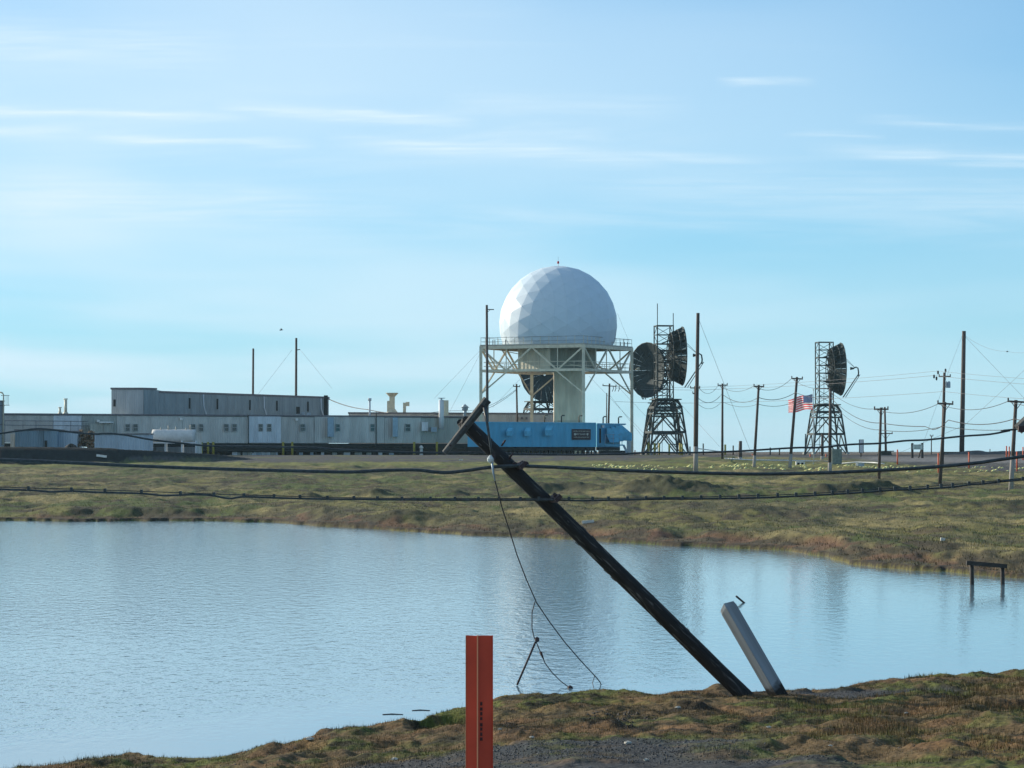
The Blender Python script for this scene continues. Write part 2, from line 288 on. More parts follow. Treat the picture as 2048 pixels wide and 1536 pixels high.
mx = n.new('ShaderNodeMix'); mx.data_type = 'RGBA'; l.new(mu.outputs[0], mx.inputs[0]); src = b.inputs['Base Color'].links[0].from_socket; l.new(src, mx.inputs[6]); mx.inputs[7].default_value = (.13, .125, .115, 1); l.new(mx.outputs[2], b.inputs['Base Color'])
M['arm'] = mat('grey_weathered_crossarm', (.055, .058, .056), .8, 0, .25, 6, .008, 40, col2=(.13, .13, .12), stretch=(1, 1, .06))
# grey square timber with wet dark foot
m = mat('grey_square_timber', (.22, .24, .25), .75, 0, .1, 9, .004, 40, col2=(.34, .38, .41), stretch=(1, 1, .05)); M['timber'] = m
n = m.node_tree.nodes; l = m.node_tree.links; b = n['Principled BSDF']; t = n.new('ShaderNodeTexCoord'); s_ = n.new('ShaderNodeSeparateXYZ'); l.new(t.outputs['Object'], s_.inputs[0])
ns = n.new('ShaderNodeTexNoise'); l.new(t.outputs['Object'], ns.inputs[0]); ns.inputs['Scale'].default_value = 12
a_ = n.new('ShaderNodeMath'); a_.operation = 'MULTIPLY_ADD'; l.new(ns.outputs['Fac'], a_.inputs[0]); a_.inputs[1].default_value = -.16; l.new(s_.outputs[2], a_.inputs[2])
r = n.new('ShaderNodeMapRange'); l.new(a_.outputs[0], r.inputs[0]); r.inputs[1].default_value = .16; r.inputs[2].default_value = .06
mx = n.new('ShaderNodeMix'); mx.data_type = 'RGBA'; l.new(r.outputs[0], mx.inputs[0]); src = b.inputs['Base Color'].links[0].from_socket; l.new(src, mx.inputs[6]); mx.inputs[7].default_value = (.020, .017, .014, 1); l.new(mx.outputs[2], b.inputs['Base Color'])
M['marker'] = mat('orange_red_plastic', (.60, .064, .026), .5, 0, .14, 6, spec=.35); M['edge'] = mat('pale_orange_rib', (.80, .33, .16), .5, 0, .05); M['print'] = mat('black_print', (.07, .018, .014), .6)  # paler orange for the marker's rib and left edge
def attr_mat(name, rough, bump=.01, bscale=40, trans=0):
    m = bpy.data.materials.new(name); m.use_nodes = True; n = m.node_tree.nodes; l = m.node_tree.links; b = n['Principled BSDF']
    b.inputs['Roughness'].default_value = rough; b.inputs['Specular IOR Level'].default_value = .15
    a = n.new('ShaderNodeAttribute'); a.attribute_name = 'col'
    t = n.new('ShaderNodeTexCoord'); ns = n.new('ShaderNodeTexNoise'); l.new(t.outputs['Object'], ns.inputs[0]); ns.inputs['Scale'].default_value = bscale; ns.inputs['Detail'].default_value = 5
    r = n.new('ShaderNodeMapRange'); l.new(ns.outputs['Fac'], r.inputs[0]); r.inputs[1].default_value = .3; r.inputs[2].default_value = .7; r.inputs[3].default_value = .55; r.inputs[4].default_value = 1.45
    mx = n.new('ShaderNodeMix'); mx.data_type = 'RGBA'; mx.blend_type = 'MULTIPLY'; mx.inputs[0].default_value = 1; l.new(a.outputs['Color'], mx.inputs[6]); l.new(r.outputs[0], mx.inputs[7]); l.new(mx.outputs[2], b.inputs['Base Color'])
    if bump:
        bp = n.new('ShaderNodeBump'); bp.inputs['Distance'].default_value = bump; l.new(ns.outputs['Fac'], bp.inputs['Height']); l.new(bp.outputs[0], b.inputs['Normal'])
    return m
M['ground'] = attr_mat('tundra_ground', .95, .02, 18); M['grass'] = attr_mat('grass_blade', .8, 0, 3); M['gravelm'] = attr_mat('gravel_stone', .8, 0, 20)
# ------------------------------------------------------------------ mesh helpers
OFF = {}
def fast_mesh(name, V, Fq, col=None, smooth=False, n=4):
    me = bpy.data.meshes.new(name); V = np.asarray(V, np.float32); Fq = np.asarray(Fq, np.int32)
    me.vertices.add(len(V)); me.vertices.foreach_set('co', V.ravel()); me.loops.add(Fq.size); me.loops.foreach_set('vertex_index', Fq.ravel())
    me.polygons.add(len(Fq)); me.polygons.foreach_set('loop_start', np.arange(0, Fq.size, n, dtype=np.int32)); me.update(calc_edges=True)
    if smooth: me.polygons.foreach_set('use_smooth', np.ones(len(Fq), bool))
    if col is not None:
        a = me.attributes.new('col', 'FLOAT_COLOR', 'POINT'); a.data.foreach_set('color', np.c_[col, np.ones(len(col))].astype(np.float32).ravel())
    return me
def top(name, me, m, **k):
    o = bpy.data.objects.new(name, me); C.objects.link(o); me.materials.append(m)
    for a, b in k.items(): o[a] = b
    OFF[o.name] = Vector((0, 0, 0)); return o
def thing(name, label, cat, loc, group=None):
    o = bpy.data.objects.new(name, None); C.objects.link(o); o.location = loc; o.empty_display_size = .3
    o['label'] = label; o['category'] = cat
    if group: o['group'] = group
    OFF[o.name] = Vector(loc); return o
class MB:
    def __init__(s): s.v = []; s.f = []; s.mi = []; s.sm = False
    def add(s, vs, fs, mi=0):
        k = len(s.v); s.v += [tuple(v) for v in vs]; s.f += [tuple(i + k for i in f) for f in fs]; s.mi += [mi] * len(fs); return s
    def hexa(s, b4, t4, mi=0):
        return s.add(list(b4) + list(t4), [(3, 2, 1, 0), (4, 5, 6, 7), (0, 1, 5, 4), (1, 2, 6, 5), (2, 3, 7, 6), (3, 0, 4, 7)], mi)
    def box(s, x0, x1, y0, y1, z0, z1, mi=0):
        return s.hexa([(x0, y0, z0), (x1, y0, z0), (x1, y1, z0), (x0, y1, z0)], [(x0, y0, z1), (x1, y0, z1), (x1, y1, z1), (x0, y1, z1)], mi)
    def cbox(s, c, sx, sy, sz, rz=0):
        a, b = math.cos(rz), math.sin(rz); q = [(-1, -1), (1, -1), (1, 1), (-1, 1)]
        P = [(c[0] + a * i * sx / 2 - b * j * sy / 2, c[1] + b * i * sx / 2 + a * j * sy / 2) for i, j in q]
        return s.hexa([(x, y, c[2] - sz / 2) for x, y in P], [(x, y, c[2] + sz / 2) for x, y in P])
    def wall(s, A, B, z0, z1, t):   # prism along A-B, thickness t away from the camera
        nrm = Vector((0, t, 0))   # built straight back from the front line
        P = [(A[0], A[1]), (B[0], B[1]), (B[0] + nrm.x, B[1] + nrm.y), (A[0] + nrm.x, A[1] + nrm.y)]
        return s.hexa([(x, y, z0) for x, y in P], [(x, y, z1) for x, y in P])
    def beam(s, a, b, w, h=None):
        a = Vector(a); b = Vector(b); h = h or w; d = (b - a).normalized()
        up = Vector((0, 0, 1)) if abs(d.z) < .95 else Vector((0, 1, 0)); x = d.cross(up).normalized() * w / 2; y = x.cross(d).normalized() * h / 2
        return s.hexa([a - x - y, a + x - y, a + x + y, a - x + y], [b - x - y, b + x - y, b + x + y, b - x + y])
    def tube(s, pts, r, n=6, r2=None, cap=True):
        pts = [Vector(p) for p in pts]; k = len(s.v); m_ = len(pts); s.sm = True
        x = None
        for i, p in enumerate(pts):
            d = (pts[min(i + 1, m_ - 1)] - pts[max(i - 1, 0)]).normalized()
            if x is None: x = d.orthogonal().normalized()
            x = (x - d * x.dot(d)).normalized(); y = d.cross(x); rr = r if r2 is None else r + (r2 - r) * i / (m_ - 1)
            for j in range(n):
                a = 2 * math.pi * j / n; s.v.append(tuple(p + (x * math.cos(a) + y * math.sin(a)) * rr))
        for i in range(m_ - 1):
            for j in range(n):
                s.f.append((k + i * n + j, k + i * n + (j + 1) % n, k + (i + 1) * n + (j + 1) % n, k + (i + 1) * n + j)); s.mi.append(0)
        if cap:
            s.f.append(tuple(k + j for j in range(n - 1, -1, -1))); s.f.append(tuple(k + (m_ - 1) * n + j for j in range(n))); s.mi += [0, 0]
        return s
    def lathe(s, c, prof, n=12):
        k = len(s.v)
        for r, z in prof:
            for j in range(n):
                a = 2 * math.pi * j / n; s.v.append((c[0] + r * math.cos(a), c[1] + r * math.sin(a), c[2] + z))
        for i in range(len(prof) - 1):
            for j in range(n):
                s.f.append((k + i * n + j, k + i * n + (j + 1) % n, k + (i + 1) * n + (j + 1) % n, k + (i + 1) * n + j)); s.mi.append(0)
        s.f.append(tuple(k + j for j in range(n - 1, -1, -1))); s.f.append(tuple(k + (len(prof) - 1) * n + j for j in range(n))); s.mi += [0, 0]
        return s
    def build(s, name, m, parent=None, label=None, cat=None, group=None, kind=None, org=None):
        if parent is not None: o0 = OFF[parent.name]
        else:
            o0 = Vector(org) if org is not None else Vector((sum(v[0] for v in s.v) / len(s.v), sum(v[1] for v in s.v) / len(s.v), min(v[2] for v in s.v)))
        me = bpy.data.meshes.new(name); me.from_pydata([(v[0] - o0.x, v[1] - o0.y, v[2] - o0.z) for v in s.v], [], s.f); me.update()
        for q in (m if isinstance(m, list) else [m]): me.materials.append(q)
        if isinstance(m, list): me.polygons.foreach_set('material_index', s.mi)
        if s.sm:
            me.polygons.foreach_set('use_smooth', [len(p.vertices) == 4 for p in me.polygons])
        o = bpy.data.objects.new(name, me); C.objects.link(o)
        if parent is not None: o.parent = parent
        else: o.location = o0
        OFF[o.name] = o0
        for a, b in (('label', label), ('category', cat), ('group', group), ('kind', kind)):
            if b: o[a] = b
        return o
def copy_tree(o, parent=None):
    c = o.copy(); C.objects.link(c); c.parent = parent
    for ch in list(o.children): copy_tree(ch, c)
    return c
# ================================================================== SETTING
# ground: one sheet to the horizon
ss = np.r_[-1, -.9, -.7, -.55, -.45, -.38, -.32, -.28, -.25, -.23, -.215, np.linspace(-.205, .205, 780), .215, .23, .25, .28, .32, .38, .45, .55, .7, .9, 1]
yy = np.r_[-300, -150, -60, -20, -5, 2, 8, 14, 18, 21, 23, 24.5, np.linspace(25.5, 45.5, 300), np.linspace(46, 62, 14), np.linspace(63, 78, 12), np.linspace(79, 150, 230), np.linspace(150.5, 235, 190), np.linspace(236, 330, 120), np.linspace(331, 420, 60), 430, 450, 480, 520, 600, 700, 900, 1200, 1800, 3000, 5000]
G, H = np.meshgrid(ss, yy); X = G * (np.abs(H) + 15)
Z, dn, df, u = terrain(X, H)
far_noise = sst(420, 600, H) * 0
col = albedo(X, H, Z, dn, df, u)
V = np.stack([X, H, Z], -1).reshape(-1, 3); nc = len(ss); nr = len(yy)
I = (np.arange(nr - 1)[:, None] * nc + np.arange(nc - 1)[None, :]).ravel()
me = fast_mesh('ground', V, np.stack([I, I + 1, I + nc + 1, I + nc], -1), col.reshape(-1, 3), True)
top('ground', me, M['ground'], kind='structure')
# water sheet with ripple strength attribute
wx = np.r_[-400, -200, -100, -60, np.linspace(-40, 40, 80), 60]; wy = np.r_[12, 20, np.linspace(26, 160, 150)]
G, H = np.meshgrid(wx, wy); u = G / H * F + 1024; py = HOR + CAMZ / H * F
rip = sst(1450, 1365, py + (u - 1000) * .075 + (fbm(G * .12, H * .12, 201, 3) - .5) * 90)
rip = rip * (.34 + .66 * sst(1750, 900, u + (fbm(G * .1, H * .04, 205, 3) - .5) * 700)) * (.65 + .7 * fbm(G * .08, H * .05, 209, 3))
rip = .03 + .97 * rip
V = np.stack([G, H, G * 0], -1).reshape(-1, 3); nc = len(wx)
I = (np.arange(len(wy) - 1)[:, None] * nc + np.arange(nc - 1)[None, :]).ravel()
me = fast_mesh('pond_water', V, np.stack([I, I + 1, I + nc + 1, I + nc], -1), np.repeat(rip.reshape(-1, 1), 3, 1), True)
m = bpy.data.materials.new('pond_water'); m.use_nodes = True; n = m.node_tree.nodes; l = m.node_tree.links; b = n['Principled BSDF']
b.inputs['Base Color'].default_value = (.15, .265, .33, 1); b.inputs['Roughness'].default_value = .05; b.inputs['IOR'].default_value = 1.45
t = n.new('ShaderNodeTexCoord'); a = n.new('ShaderNodeAttribute'); a.attribute_name = 'col'
def wv(sx, sy, sc, det, dist):
    mp = n.new('ShaderNodeMapping'); mp.inputs['Scale'].default_value = (sx, sy, 1); mp.inputs['Rotation'].default_value = (0, 0, R(12)); l.new(t.outputs['Object'], mp.inputs[0])
    ns = n.new('ShaderNodeTexNoise'); l.new(mp.outputs[0], ns.inputs[0]); ns.inputs['Scale'].default_value = sc; ns.inputs['Detail'].default_value = det; ns.inputs['Roughness'].default_value = .6
    k = n.new('ShaderNodeMath'); k.operation = 'MULTIPLY'; l.new(ns.outputs['Fac'], k.inputs[0]); k.inputs[1].default_value = dist; return k.outputs[0]
ad = n.new('ShaderNodeMath'); ad.operation = 'ADD'; l.new(wv(2.6, 1.0, 1.5, 3, .040), ad.inputs[0]); l.new(wv(8, 4.2, 1.0, 3, .012), ad.inputs[1])
ml = n.new('ShaderNodeMath'); ml.operation = 'MULTIPLY'; l.new(ad.outputs[0], ml.inputs[0]); l.new(a.outputs['Fac'], ml.inputs[1])
bp = n.new('ShaderNodeBump'); bp.inputs['Strength'].default_value = 1; bp.inputs['Distance'].default_value = .55; l.new(ml.outputs[0], bp.inputs['Height']); l.new(bp.outputs[0], b.inputs['Normal'])
M['water'] = m
top('pond_water', me, m, kind='structure')
# ------------------------------------------------------------------ grass (stuff)
def blades(name, n_, xr, yr, hr, wr, seed, keep, label):
    g = np.random.default_rng(seed)
    Y = yr(g, n_); x = xr(g, n_, Y); z, dn, df, u = terrain(x, Y); k = keep(x, Y, z, dn, df, u, g); x, Y, z, dn, df, u = [q[k] for q in (x, Y, z, dn, df, u)]
    c = albedo(x, Y, z, dn, df, u) * g.uniform(.8, 1.45, (len(x), 1)) * np.array([1, 1.02, .9])
    straw = g.random(len(x)) < .07; c[straw] = np.array((.26, .21, .11)) * g.uniform(.6, 1.1, (straw.sum(), 1))
    h = g.uniform(*hr, len(x)) * (.5 + .9 * fbm(x * 1.1, Y * .8, 301, 2)) * (1 + 1.3 * (Y < 45) * sst(1500, 1700, u) * sst(.4, .6, fbm(x * .8, Y * .6, 303, 2))); w = g.uniform(*wr, len(x)); a = g.uniform(0, 2 * np.pi, len(x)); ln = g.uniform(0, .55, len(x)) * h; la = g.uniform(0, 2 * np.pi, len(x))
    dx, dy = np.cos(a) * w / 2, np.sin(a) * w / 2
    V = np.stack([np.c_[x - dx, Y - dy, z - .01], np.c_[x + dx, Y + dy, z - .01], np.c_[x + np.cos(la) * ln, Y + np.sin(la) * ln, z + h]], 1).reshape(-1, 3)
    me = fast_mesh(name, V, np.arange(len(V)).reshape(-1, 3), np.repeat(c, 3, 0), False, 3)
    top(name, me, M['grass'], kind='stuff', label=label, category='grass')
def nk(x, Y, z, dn, df, u, g):
    g1, g2 = near_gravel(x, Y); return (dn > .04) & (g.random(len(x)) > np.clip(g1 + g2, 0, .93)) & (g.random(len(x)) < (.15 + .85 * sst(.34, .56, fbm(x * 2, Y * 1.4, 311, 3))))
blades('near_bank_grass', 330000, lambda g, n, Y: g.uniform(-.2, .2, n) * (Y + 15) * .92, lambda g, n: g.uniform(26.5, 44.5, n), (.010, .038), (.004, .009), 1, nk, 'brown and green mossy turf on the near bank of the pond')
def fk(x, Y, z, dn, df, u, g): return (df > .7) & (g.random(len(x)) < .2 + 1.2 * fbm(x * .6, Y * .3, 321, 3))
blades('far_bank_grass', 230000, lambda g, n, Y: g.uniform(-.2, .2, n) * (Y + 15), lambda g, n: 79 + 190 * g.random(n) ** 1.4, (.03, .11), (.012, .035), 2, fk, 'dry tundra grass beyond the pond')
def stones(name, n_, fx, fy, size, seed, keep, label, cfun):
    g = np.random.default_rng(seed); x, Y = fx(g, n_), fy(g, n_); z, dn, df, u = terrain(x, Y); k = keep(x, Y, dn, df, u, g, z); x, Y, z = x[k], Y[k], z[k]
    s = g.uniform(*size, len(x)) ; base = np.array([(1, 0, 0), (0, 1, 0), (-1, 0, 0), (0, -1, 0), (.2, .1, .7), (0, 0, -.6)])
    s = s * np.where(g.random(len(s)) < .01, 1.7, 1.0); V = base[None] * s[:, None, None] * g.uniform(.6, 1.3, (len(x), 6, 3)); V[..., 0] += x[:, None]; V[..., 1] += Y[:, None]; V[..., 2] += z[:, None]
    Ft = np.array([(0, 1, 4), (1, 2, 4), (2, 3, 4), (3, 0, 4), (1, 0, 5), (2, 1, 5), (3, 2, 5), (0, 3, 5)]); T = (np.arange(len(x))[:, None, None] * 6 + Ft[None]).reshape(-1, 3)
    me = fast_mesh(name, V.reshape(-1, 3), T, np.repeat(cfun(g, len(x)), 6, 0), False, 3); top(name, me, M['gravelm'], kind='stuff', label=label, category='gravel' if 'gravel' in name else 'flowers')
stones('bank_gravel', 38000, lambda g, n: g.uniform(-3, 6.5, n), lambda g, n: g.uniform(26.5, 41, n), (.004, .017), 3,
       lambda x, Y, dn, df, u, g, z: (dn > .03) & (g.random(len(x)) < np.clip(sum(near_gravel(x, Y)) + .02, 0, 1)), 'grey gravel scattered over the near bank', lambda g, n: g.uniform(.02, .12, (n, 1)) ** 1.0 * np.array([[.95, 1, 1.02]]))
def yk(x, Y, dn, df, u, g, z):
    py = HOR + (CAMZ - z) / Y * F; cpy = np.interp(u, [1180, 1500, 1700, 1850, 2048], [933, 933, 936, 939, 937]); t = np.exp(-((py - cpy) / 4.2) ** 2)
    return (u > 1185) & (u < 2048) & (g.random(len(x)) < t * sst(.44, .60, fbm(x * .35, Y * .2, 331, 3) + .1 * np.exp(-((u - 1265) / 60) ** 2)))
stones('yellow_flowers', 5200, lambda g, n: g.uniform(6, 55, n), lambda g, n: g.uniform(210, 300, n), (.07, .26), 4, yk, 'pale yellow flower clumps along the gravel slope', lambda g, n: g.uniform(.7, 1.2, (n, 1)) * np.array([[.62, .62, .26]]))
def sk(x, Y, z, dn, df, u, g): return (dn > .1) & (g.random(len(x)) < sst(.50, .68, fbm(x * 1.3, Y * .9, 341, 3)))
blades('dead_stems', 26000, lambda g, n, Y: g.uniform(-.2, .2, n) * (Y + 15) * .92, lambda g, n: g.uniform(26.5, 41, n), (.03, .09), (.0025, .006), 6, sk, 'thin dry stems standing in the near turf')
# ================================================================== MODULE TRAIN (long grey building)
TA = (xat(0, 366), 366); TB = (xat(940, 398), 398); TZ0, TZ1 = 4.65, 8.12
def tl(px): return online(px, TA, TB)
def glaze(parent, px0, px1, zb, zt, line, sash=True):
    a, b_ = line(px0), line(px1); d = (b_ - a).normalized(); nn = Vector((d.y, -d.x, 0)) * .06
    A, B = a + nn, b_ + nn; w = .07; f = MB()
    f.wall(A, A + d * w, zb, zt, .08); f.wall(B - d * w, B, zb, zt, .08); f.wall(A + d * w, B - d * w, zt - w, zt, .08); f.wall(A + d * w, B - d * w, zb, zb + w, .08)
    if sash: zm = (zb + zt) / 2; f.wall(A + d * w, B - d * w, zm - .03, zm + .03, .07)
    fr = f.build('window', M['frame'], parent)
    MB().wall(A + d * w - nn * .5, B - d * w - nn * .5, zb + w, zt - w, .02).build('pane', M['pane'], fr)
def fixture(parent, px, z, line): 
    a = line(px); MB().cbox((a.x, a.y - .15, z), .35, .3, .3).build('wall_lamp', M['white'], parent)
c0 = tl(470)
train = thing('module_train', 'long low grey building of joined modules raised on dark piles behind the gravel pad', 'building', (c0.x, c0.y, gz(c0.x, c0.y)))
mods = [(-160, 8, 'mod_c', 0), (8, 107, 'mod_c', 0), (107, 164, 'mod_b', 0), (164, 234, 'mod_d', -.02), (234, 366, 'mod_a', 0), (366, 497, 'mod_a', .02), (497, 562, 'mod_b', -.1), (562, 629, 'mod_c', 0), (629, 770, 'mod_a', -.04), (770, 842, 'mod_a', -.02), (842, 937, 'mod_d', .08)]
for i, (a, b_, mm, off) in enumerate(mods):
    A, B = tl(a + .35), tl(b_ - .35); d = (B - A).normalized(); nn = Vector((-d.y, d.x, 0)) * (off + .1)
    MB().wall(A + nn, B + nn, TZ0 + random.uniform(-.04, .04), TZ1 + random.uniform(-.05, .02), 8.8).build('wall_module', M[mm], train)
A, B = tl(-160), tl(937); MB().wall(A - Vector((0, .02, 0)), B - Vector((0, .02, 0)), TZ1 + .03, TZ1 + .22, 9.2).build('roof_edge', M['fascia'], train)
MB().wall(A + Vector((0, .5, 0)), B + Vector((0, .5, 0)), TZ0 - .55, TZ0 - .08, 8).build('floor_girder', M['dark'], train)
for q, px in enumerate(range(410, 937, 13)):
    P = tl(px); z = gz(P.x, P.y); MB().box(P.x - .14, P.x + .14, P.y + .4, P.y + .7, z - .3, TZ0 - .56).build('pile', M['pile'], train)
A, B = tl(395), tl(937); MB().wall(A + Vector((0, 2.4, 0)), B + Vector((0, 2.4, 0)), 2.6, TZ0 - .1, .2).build('shade_backing', M['dark'], train)  # dark sheet added behind the piles, painting in the underfloor shade
for zz_, rr in ((3.9, .10), (3.62, .16)):
    MB().tube([tl(400) + Vector((0, -.35, zz_)), tl(650) + Vector((0, -.35, zz_ - .05)), tl(930) + Vector((0, -.35, zz_))], rr, 8).build('service_pipe', M['dark'], train)
WZ0, WZ1 = zat(863, 378), zat(847.5, 378)
for a, b_ in ((250, 260), (265.5, 276), (381, 391), (397, 407), (447.5, 457.5), (463.5, 474), (516.5, 526), (533, 543), (600, 610.5), (671, 680), (740, 749.5), (810, 821)):
    D = tl(a).y; glaze(train, a, b_, zat(863, D), zat(847.5, D), tl)
for px0, px1 in ((656, 668), (786, 796)):
    A, B = tl(px0), tl(px1); MB().wall(A + Vector((0, -.95, 0)), B + Vector((0, -.95, 0)), zat(873.5, A.y), zat(835, A.y), .9).build('wall_duct', M['duct'], train)
for px, py in ((594, 839), (363, 838), (197, 842)): fixture(train, px, zat(py, tl(px).y), tl)
A = tl(883); b_ = MB(); b_.tube([(A.x, A.y - .55, zat(858, A.y)), (A.x, A.y - .55, zat(800, A.y))], .36, 12); b_.build('flue', M['mod_b'], train)
MB().lathe((A.x, A.y - .55, zat(800, A.y)), [(.12, 0), (.12, .18), (.5, .2), (.5, .28)], 10).build('flue_cap', M['duct'], train)
B = tl(890); MB().cbox((B.x, B.y + 1, zat(818, B.y)), .9, .9, 2.4).build('roof_stack', M['cream'], train)
# wall clutter at the dark end module
A = tl(850); MB().cbox((A.x, A.y - .4, zat(853, A.y)), .85, .7, 1.2).build('air_handler', M['mod_b'], train)
A = tl(868); MB().cbox((A.x, A.y - .4, zat(859, A.y)), .8, .7, .6).build('air_handler', M['duct'], train)
A = tl(562); 
for px in (497, 752.5): 
    A = tl(px); MB().tube([(A.x, A.y - .2, TZ0 - .4), (A.x, A.y - .2, TZ1 + .2 + (px > 700) * .5)], .07, 6).build('downpipe', M['dark'], train)
for px, r_, h, wdt in ((738, .13, 2.3, 1), (929.5, .24, 1.1, 2)):
    A = tl(px); b_ = MB(); b_.tube([(A.x, A.y + 2, TZ1), (A.x, A.y + 2, TZ1 + h)], r_, 8); b_.cbox((A.x, A.y + 2, TZ1 + h + .12), r_ * 3.4, r_ * 3.4, .35); 
    if wdt == 2: b_.lathe((A.x, A.y + 2, TZ1 + h + .3), [(.62, 0), (.05, .5)], 8); b_.cbox((A.x, A.y + 2, TZ1 + .7), .9, .9, .12)
    b_.build('roof_vent', M['mod_b'] if wdt == 1 else M['duct'], train)
for px, y0, y1, r_ in ((124, 797, 829, .19), (112.5, 814, 829, .15)):
    A = tl(px); zt = zat(y0, A.y + 3); b_ = MB(); b_.tube([(A.x, A.y + 3, TZ1), (A.x, A.y + 3, zt - .15)], r_, 10); b_.lathe((A.x, A.y + 3, zt - .12), [(r_ * 1.5, 0), (r_ * 1.5, .12)], 10); b_.lathe((A.x, A.y + 3, TZ1), [(r_ * 2.6, 0), (r_ * 1.1, .5)], 10); b_.build('chimney', M['cream'], train)
# handrail run on the left front of the modules
b_ = MB()
for z in (850, 841): b_.tube([tl(10) + Vector((0, -1.5, zat(z, 365))), tl(180) + Vector((0, -1.5, zat(z + 1.5, 368)))], .045, 5)
b_.build('handrail', M['thinwire'], train)
for px in (14, 50, 76, 110, 145, 170): MB().tube([tl(px) + Vector((0, -1.5, 4.0)), tl(px) + Vector((0, -1.5, zat(841, 366)))], .04, 5).build('rail_post', M['thinwire'], train)
# pale porch with canopy
P = tl(190); porch = thing('porch', 'pale entry porch with a white canopy against the grey module wall', 'porch', (tl(208).x, P.y - 1.2, 3.0))
A, B = tl(186), tl(230); MB().wall(A + Vector((0, -2.4, 0)), B + Vector((0, -2.4, 0)), 3.0, zat(847, 366), 2.3).build('porch_box', siding('porch_siding', (.37, .38, .33)), porch)
A, B = tl(206), tl(228); MB().wall(A + Vector((0, -3.0, 0)), B + Vector((0, -3.0, 0)), zat(845, 364), zat(842, 364), 2.9).build('canopy', M['white'], porch)
A, B = tl(213), tl(219); MB().wall(A + Vector((0, -2.45, 0)), B + Vector((0, -2.45, 0)), zat(880, 364), zat(848, 364), .04).build('door', M['mod_d'], porch)
# ------------------------------------------------------------------ sheds in front, left
def shed(px0, px1, y0, y1, D, mm, label, dep=4, door=None, roof=True):
    x0, x1 = xat(px0, D), xat(px1, D); z1 = zat(y0, D); z0 = min(gz((x0 + x1) / 2, D), gz(x0, D), zat(y1, D)) - .2
    t_ = thing('shed', label, 'shed', ((x0 + x1) / 2, D + dep / 2, z0)); MB().box(x0, x1, D, D + dep, z0, z1).build('wall', M[mm], t_)
    if roof: MB().box(x0 - .1, x1 + .1, D - .12, D + dep + .1, z1 + .01, z1 + .14).build('roof', M['fascia'], t_)
    if door: MB().box(xat(door[0], D), xat(door[1], D), D - .05, D - .004, z0, zat(door[2], D)).build('door', M['dark'], t_)
    return t_
shed(30, 87, 861, 897, 352, 'shed', 'slate blue shed, leftmost behind the dark shaded berm', 5)
shed(87.6, 114, 861, 898, 351, 'shed', 'slate blue shed with a small dark doorway behind the berm', 5, (89, 94.5, 881))
shed(114.6, 154, 864, 898, 352.5, 'shed2', 'pale blue shed next to the doorway shed and the rusty heap', 4)
shed(189, 298, 869, 897, 350, 'shed2', 'long pale blue-grey shed in front of the entry porch', 4)
shed(20.5, 29.5, 868, 895, 353, 'mod_c', 'narrow tan shed beside the silo at the left edge', 3, roof=False)
D = 353; g_ = np.random.default_rng(9); b_ = MB(); x0, x1 = xat(156, D), xat(188, D)
junk = thing('scrap_heap', 'rusty brown heap of scrap stacked between two pale blue sheds', 'scrap', ((x0 + x1) / 2, D, 3.0))
for i in range(42):
    cx_, cz_ = g_.uniform(x0 + .1, x1 - .1), g_.uniform(3.0, 5.6) ; a_ = g_.uniform(0, 3.14); q = g_.uniform(.3, .9)
    MB().beam((cx_ - math.cos(a_) * q / 2, D + g_.uniform(0, 2), cz_ - math.sin(a_) * q / 2 + .3), (cx_ + math.cos(a_) * q / 2, D + g_.uniform(0, 2), cz_ + math.sin(a_) * q / 2 + .3), g_.uniform(.15, .5), g_.uniform(.1, .4)).build('scrap_piece', M['rust'], junk)
b_ = MB()
D = 344; P = (xat(142, D), D, 3.1); V_ = [(P[0] + 1.2 * r_ * math.cos(a), P[1] + .9 * r_ * math.sin(a), P[2] + h * (1 + .25 * math.sin(a * 3 + h * 9))) for r_, h in ((1, 0), (.85, .5), (.5, .95), (.12, 1.1)) for a in np.linspace(0, 2 * np.pi, 12, endpoint=False)]
b_.add(V_, [(i * 12 + j, i * 12 + (j + 1) % 12, (i + 1) * 12 + (j + 1) % 12, (i + 1) * 12 + j) for i in range(3) for j in range(12)] + [tuple(36 + j for j in range(12))])
b_.build('soil_heap', M['pile'], label='small brown soil heap in front of the pale blue sheds', cat='heap')
# silo at left frame edge
D = 348; x1 = xat(8, D); x0 = xat(-34, D); cx_ = (x0 + x1) / 2; rr = (x1 - x0) / 2; silo = thing('silo', 'dark grey cylindrical silo with a railed ladder at the left edge', 'silo', (cx_, D, 3.0))
MB().lathe((cx_, D, 2.8), [(rr, 0), (rr, zat(802, D) - 2.8)], 24).build('shell', M['upper'], silo)
for zpy in (803, 812, 850, 868): MB().lathe((cx_, D, zat(zpy, D)), [(rr + .05, 0), (rr + .05, .12)], 24).build('hoop', M['fascia'], silo)
for py in (791, 810.5): MB().beam((x1 - .3, D - .5, zat(py, D)), (xat(20, D), D - .5, zat(py, D)), .06).build('ladder_bracket', M['dark'], silo)
for px in (13, 15.5, 18): MB().beam((xat(px, D), D - .5, zat(811, D)), (xat(px, D), D - .5, zat(791, D)), .03).build('ladder_rail', M['thinwire'], silo)
MB().tube([(xat(8, D), D - .6, zat(890, D)), (xat(8.4, D), D - .6, zat(790, D)), (xat(6, D), D - .6, zat(786, D)), (xat(1, D), D - .6, zat(784.5, D))], .09, 6).build('vent_pipe', M['cream'], silo)
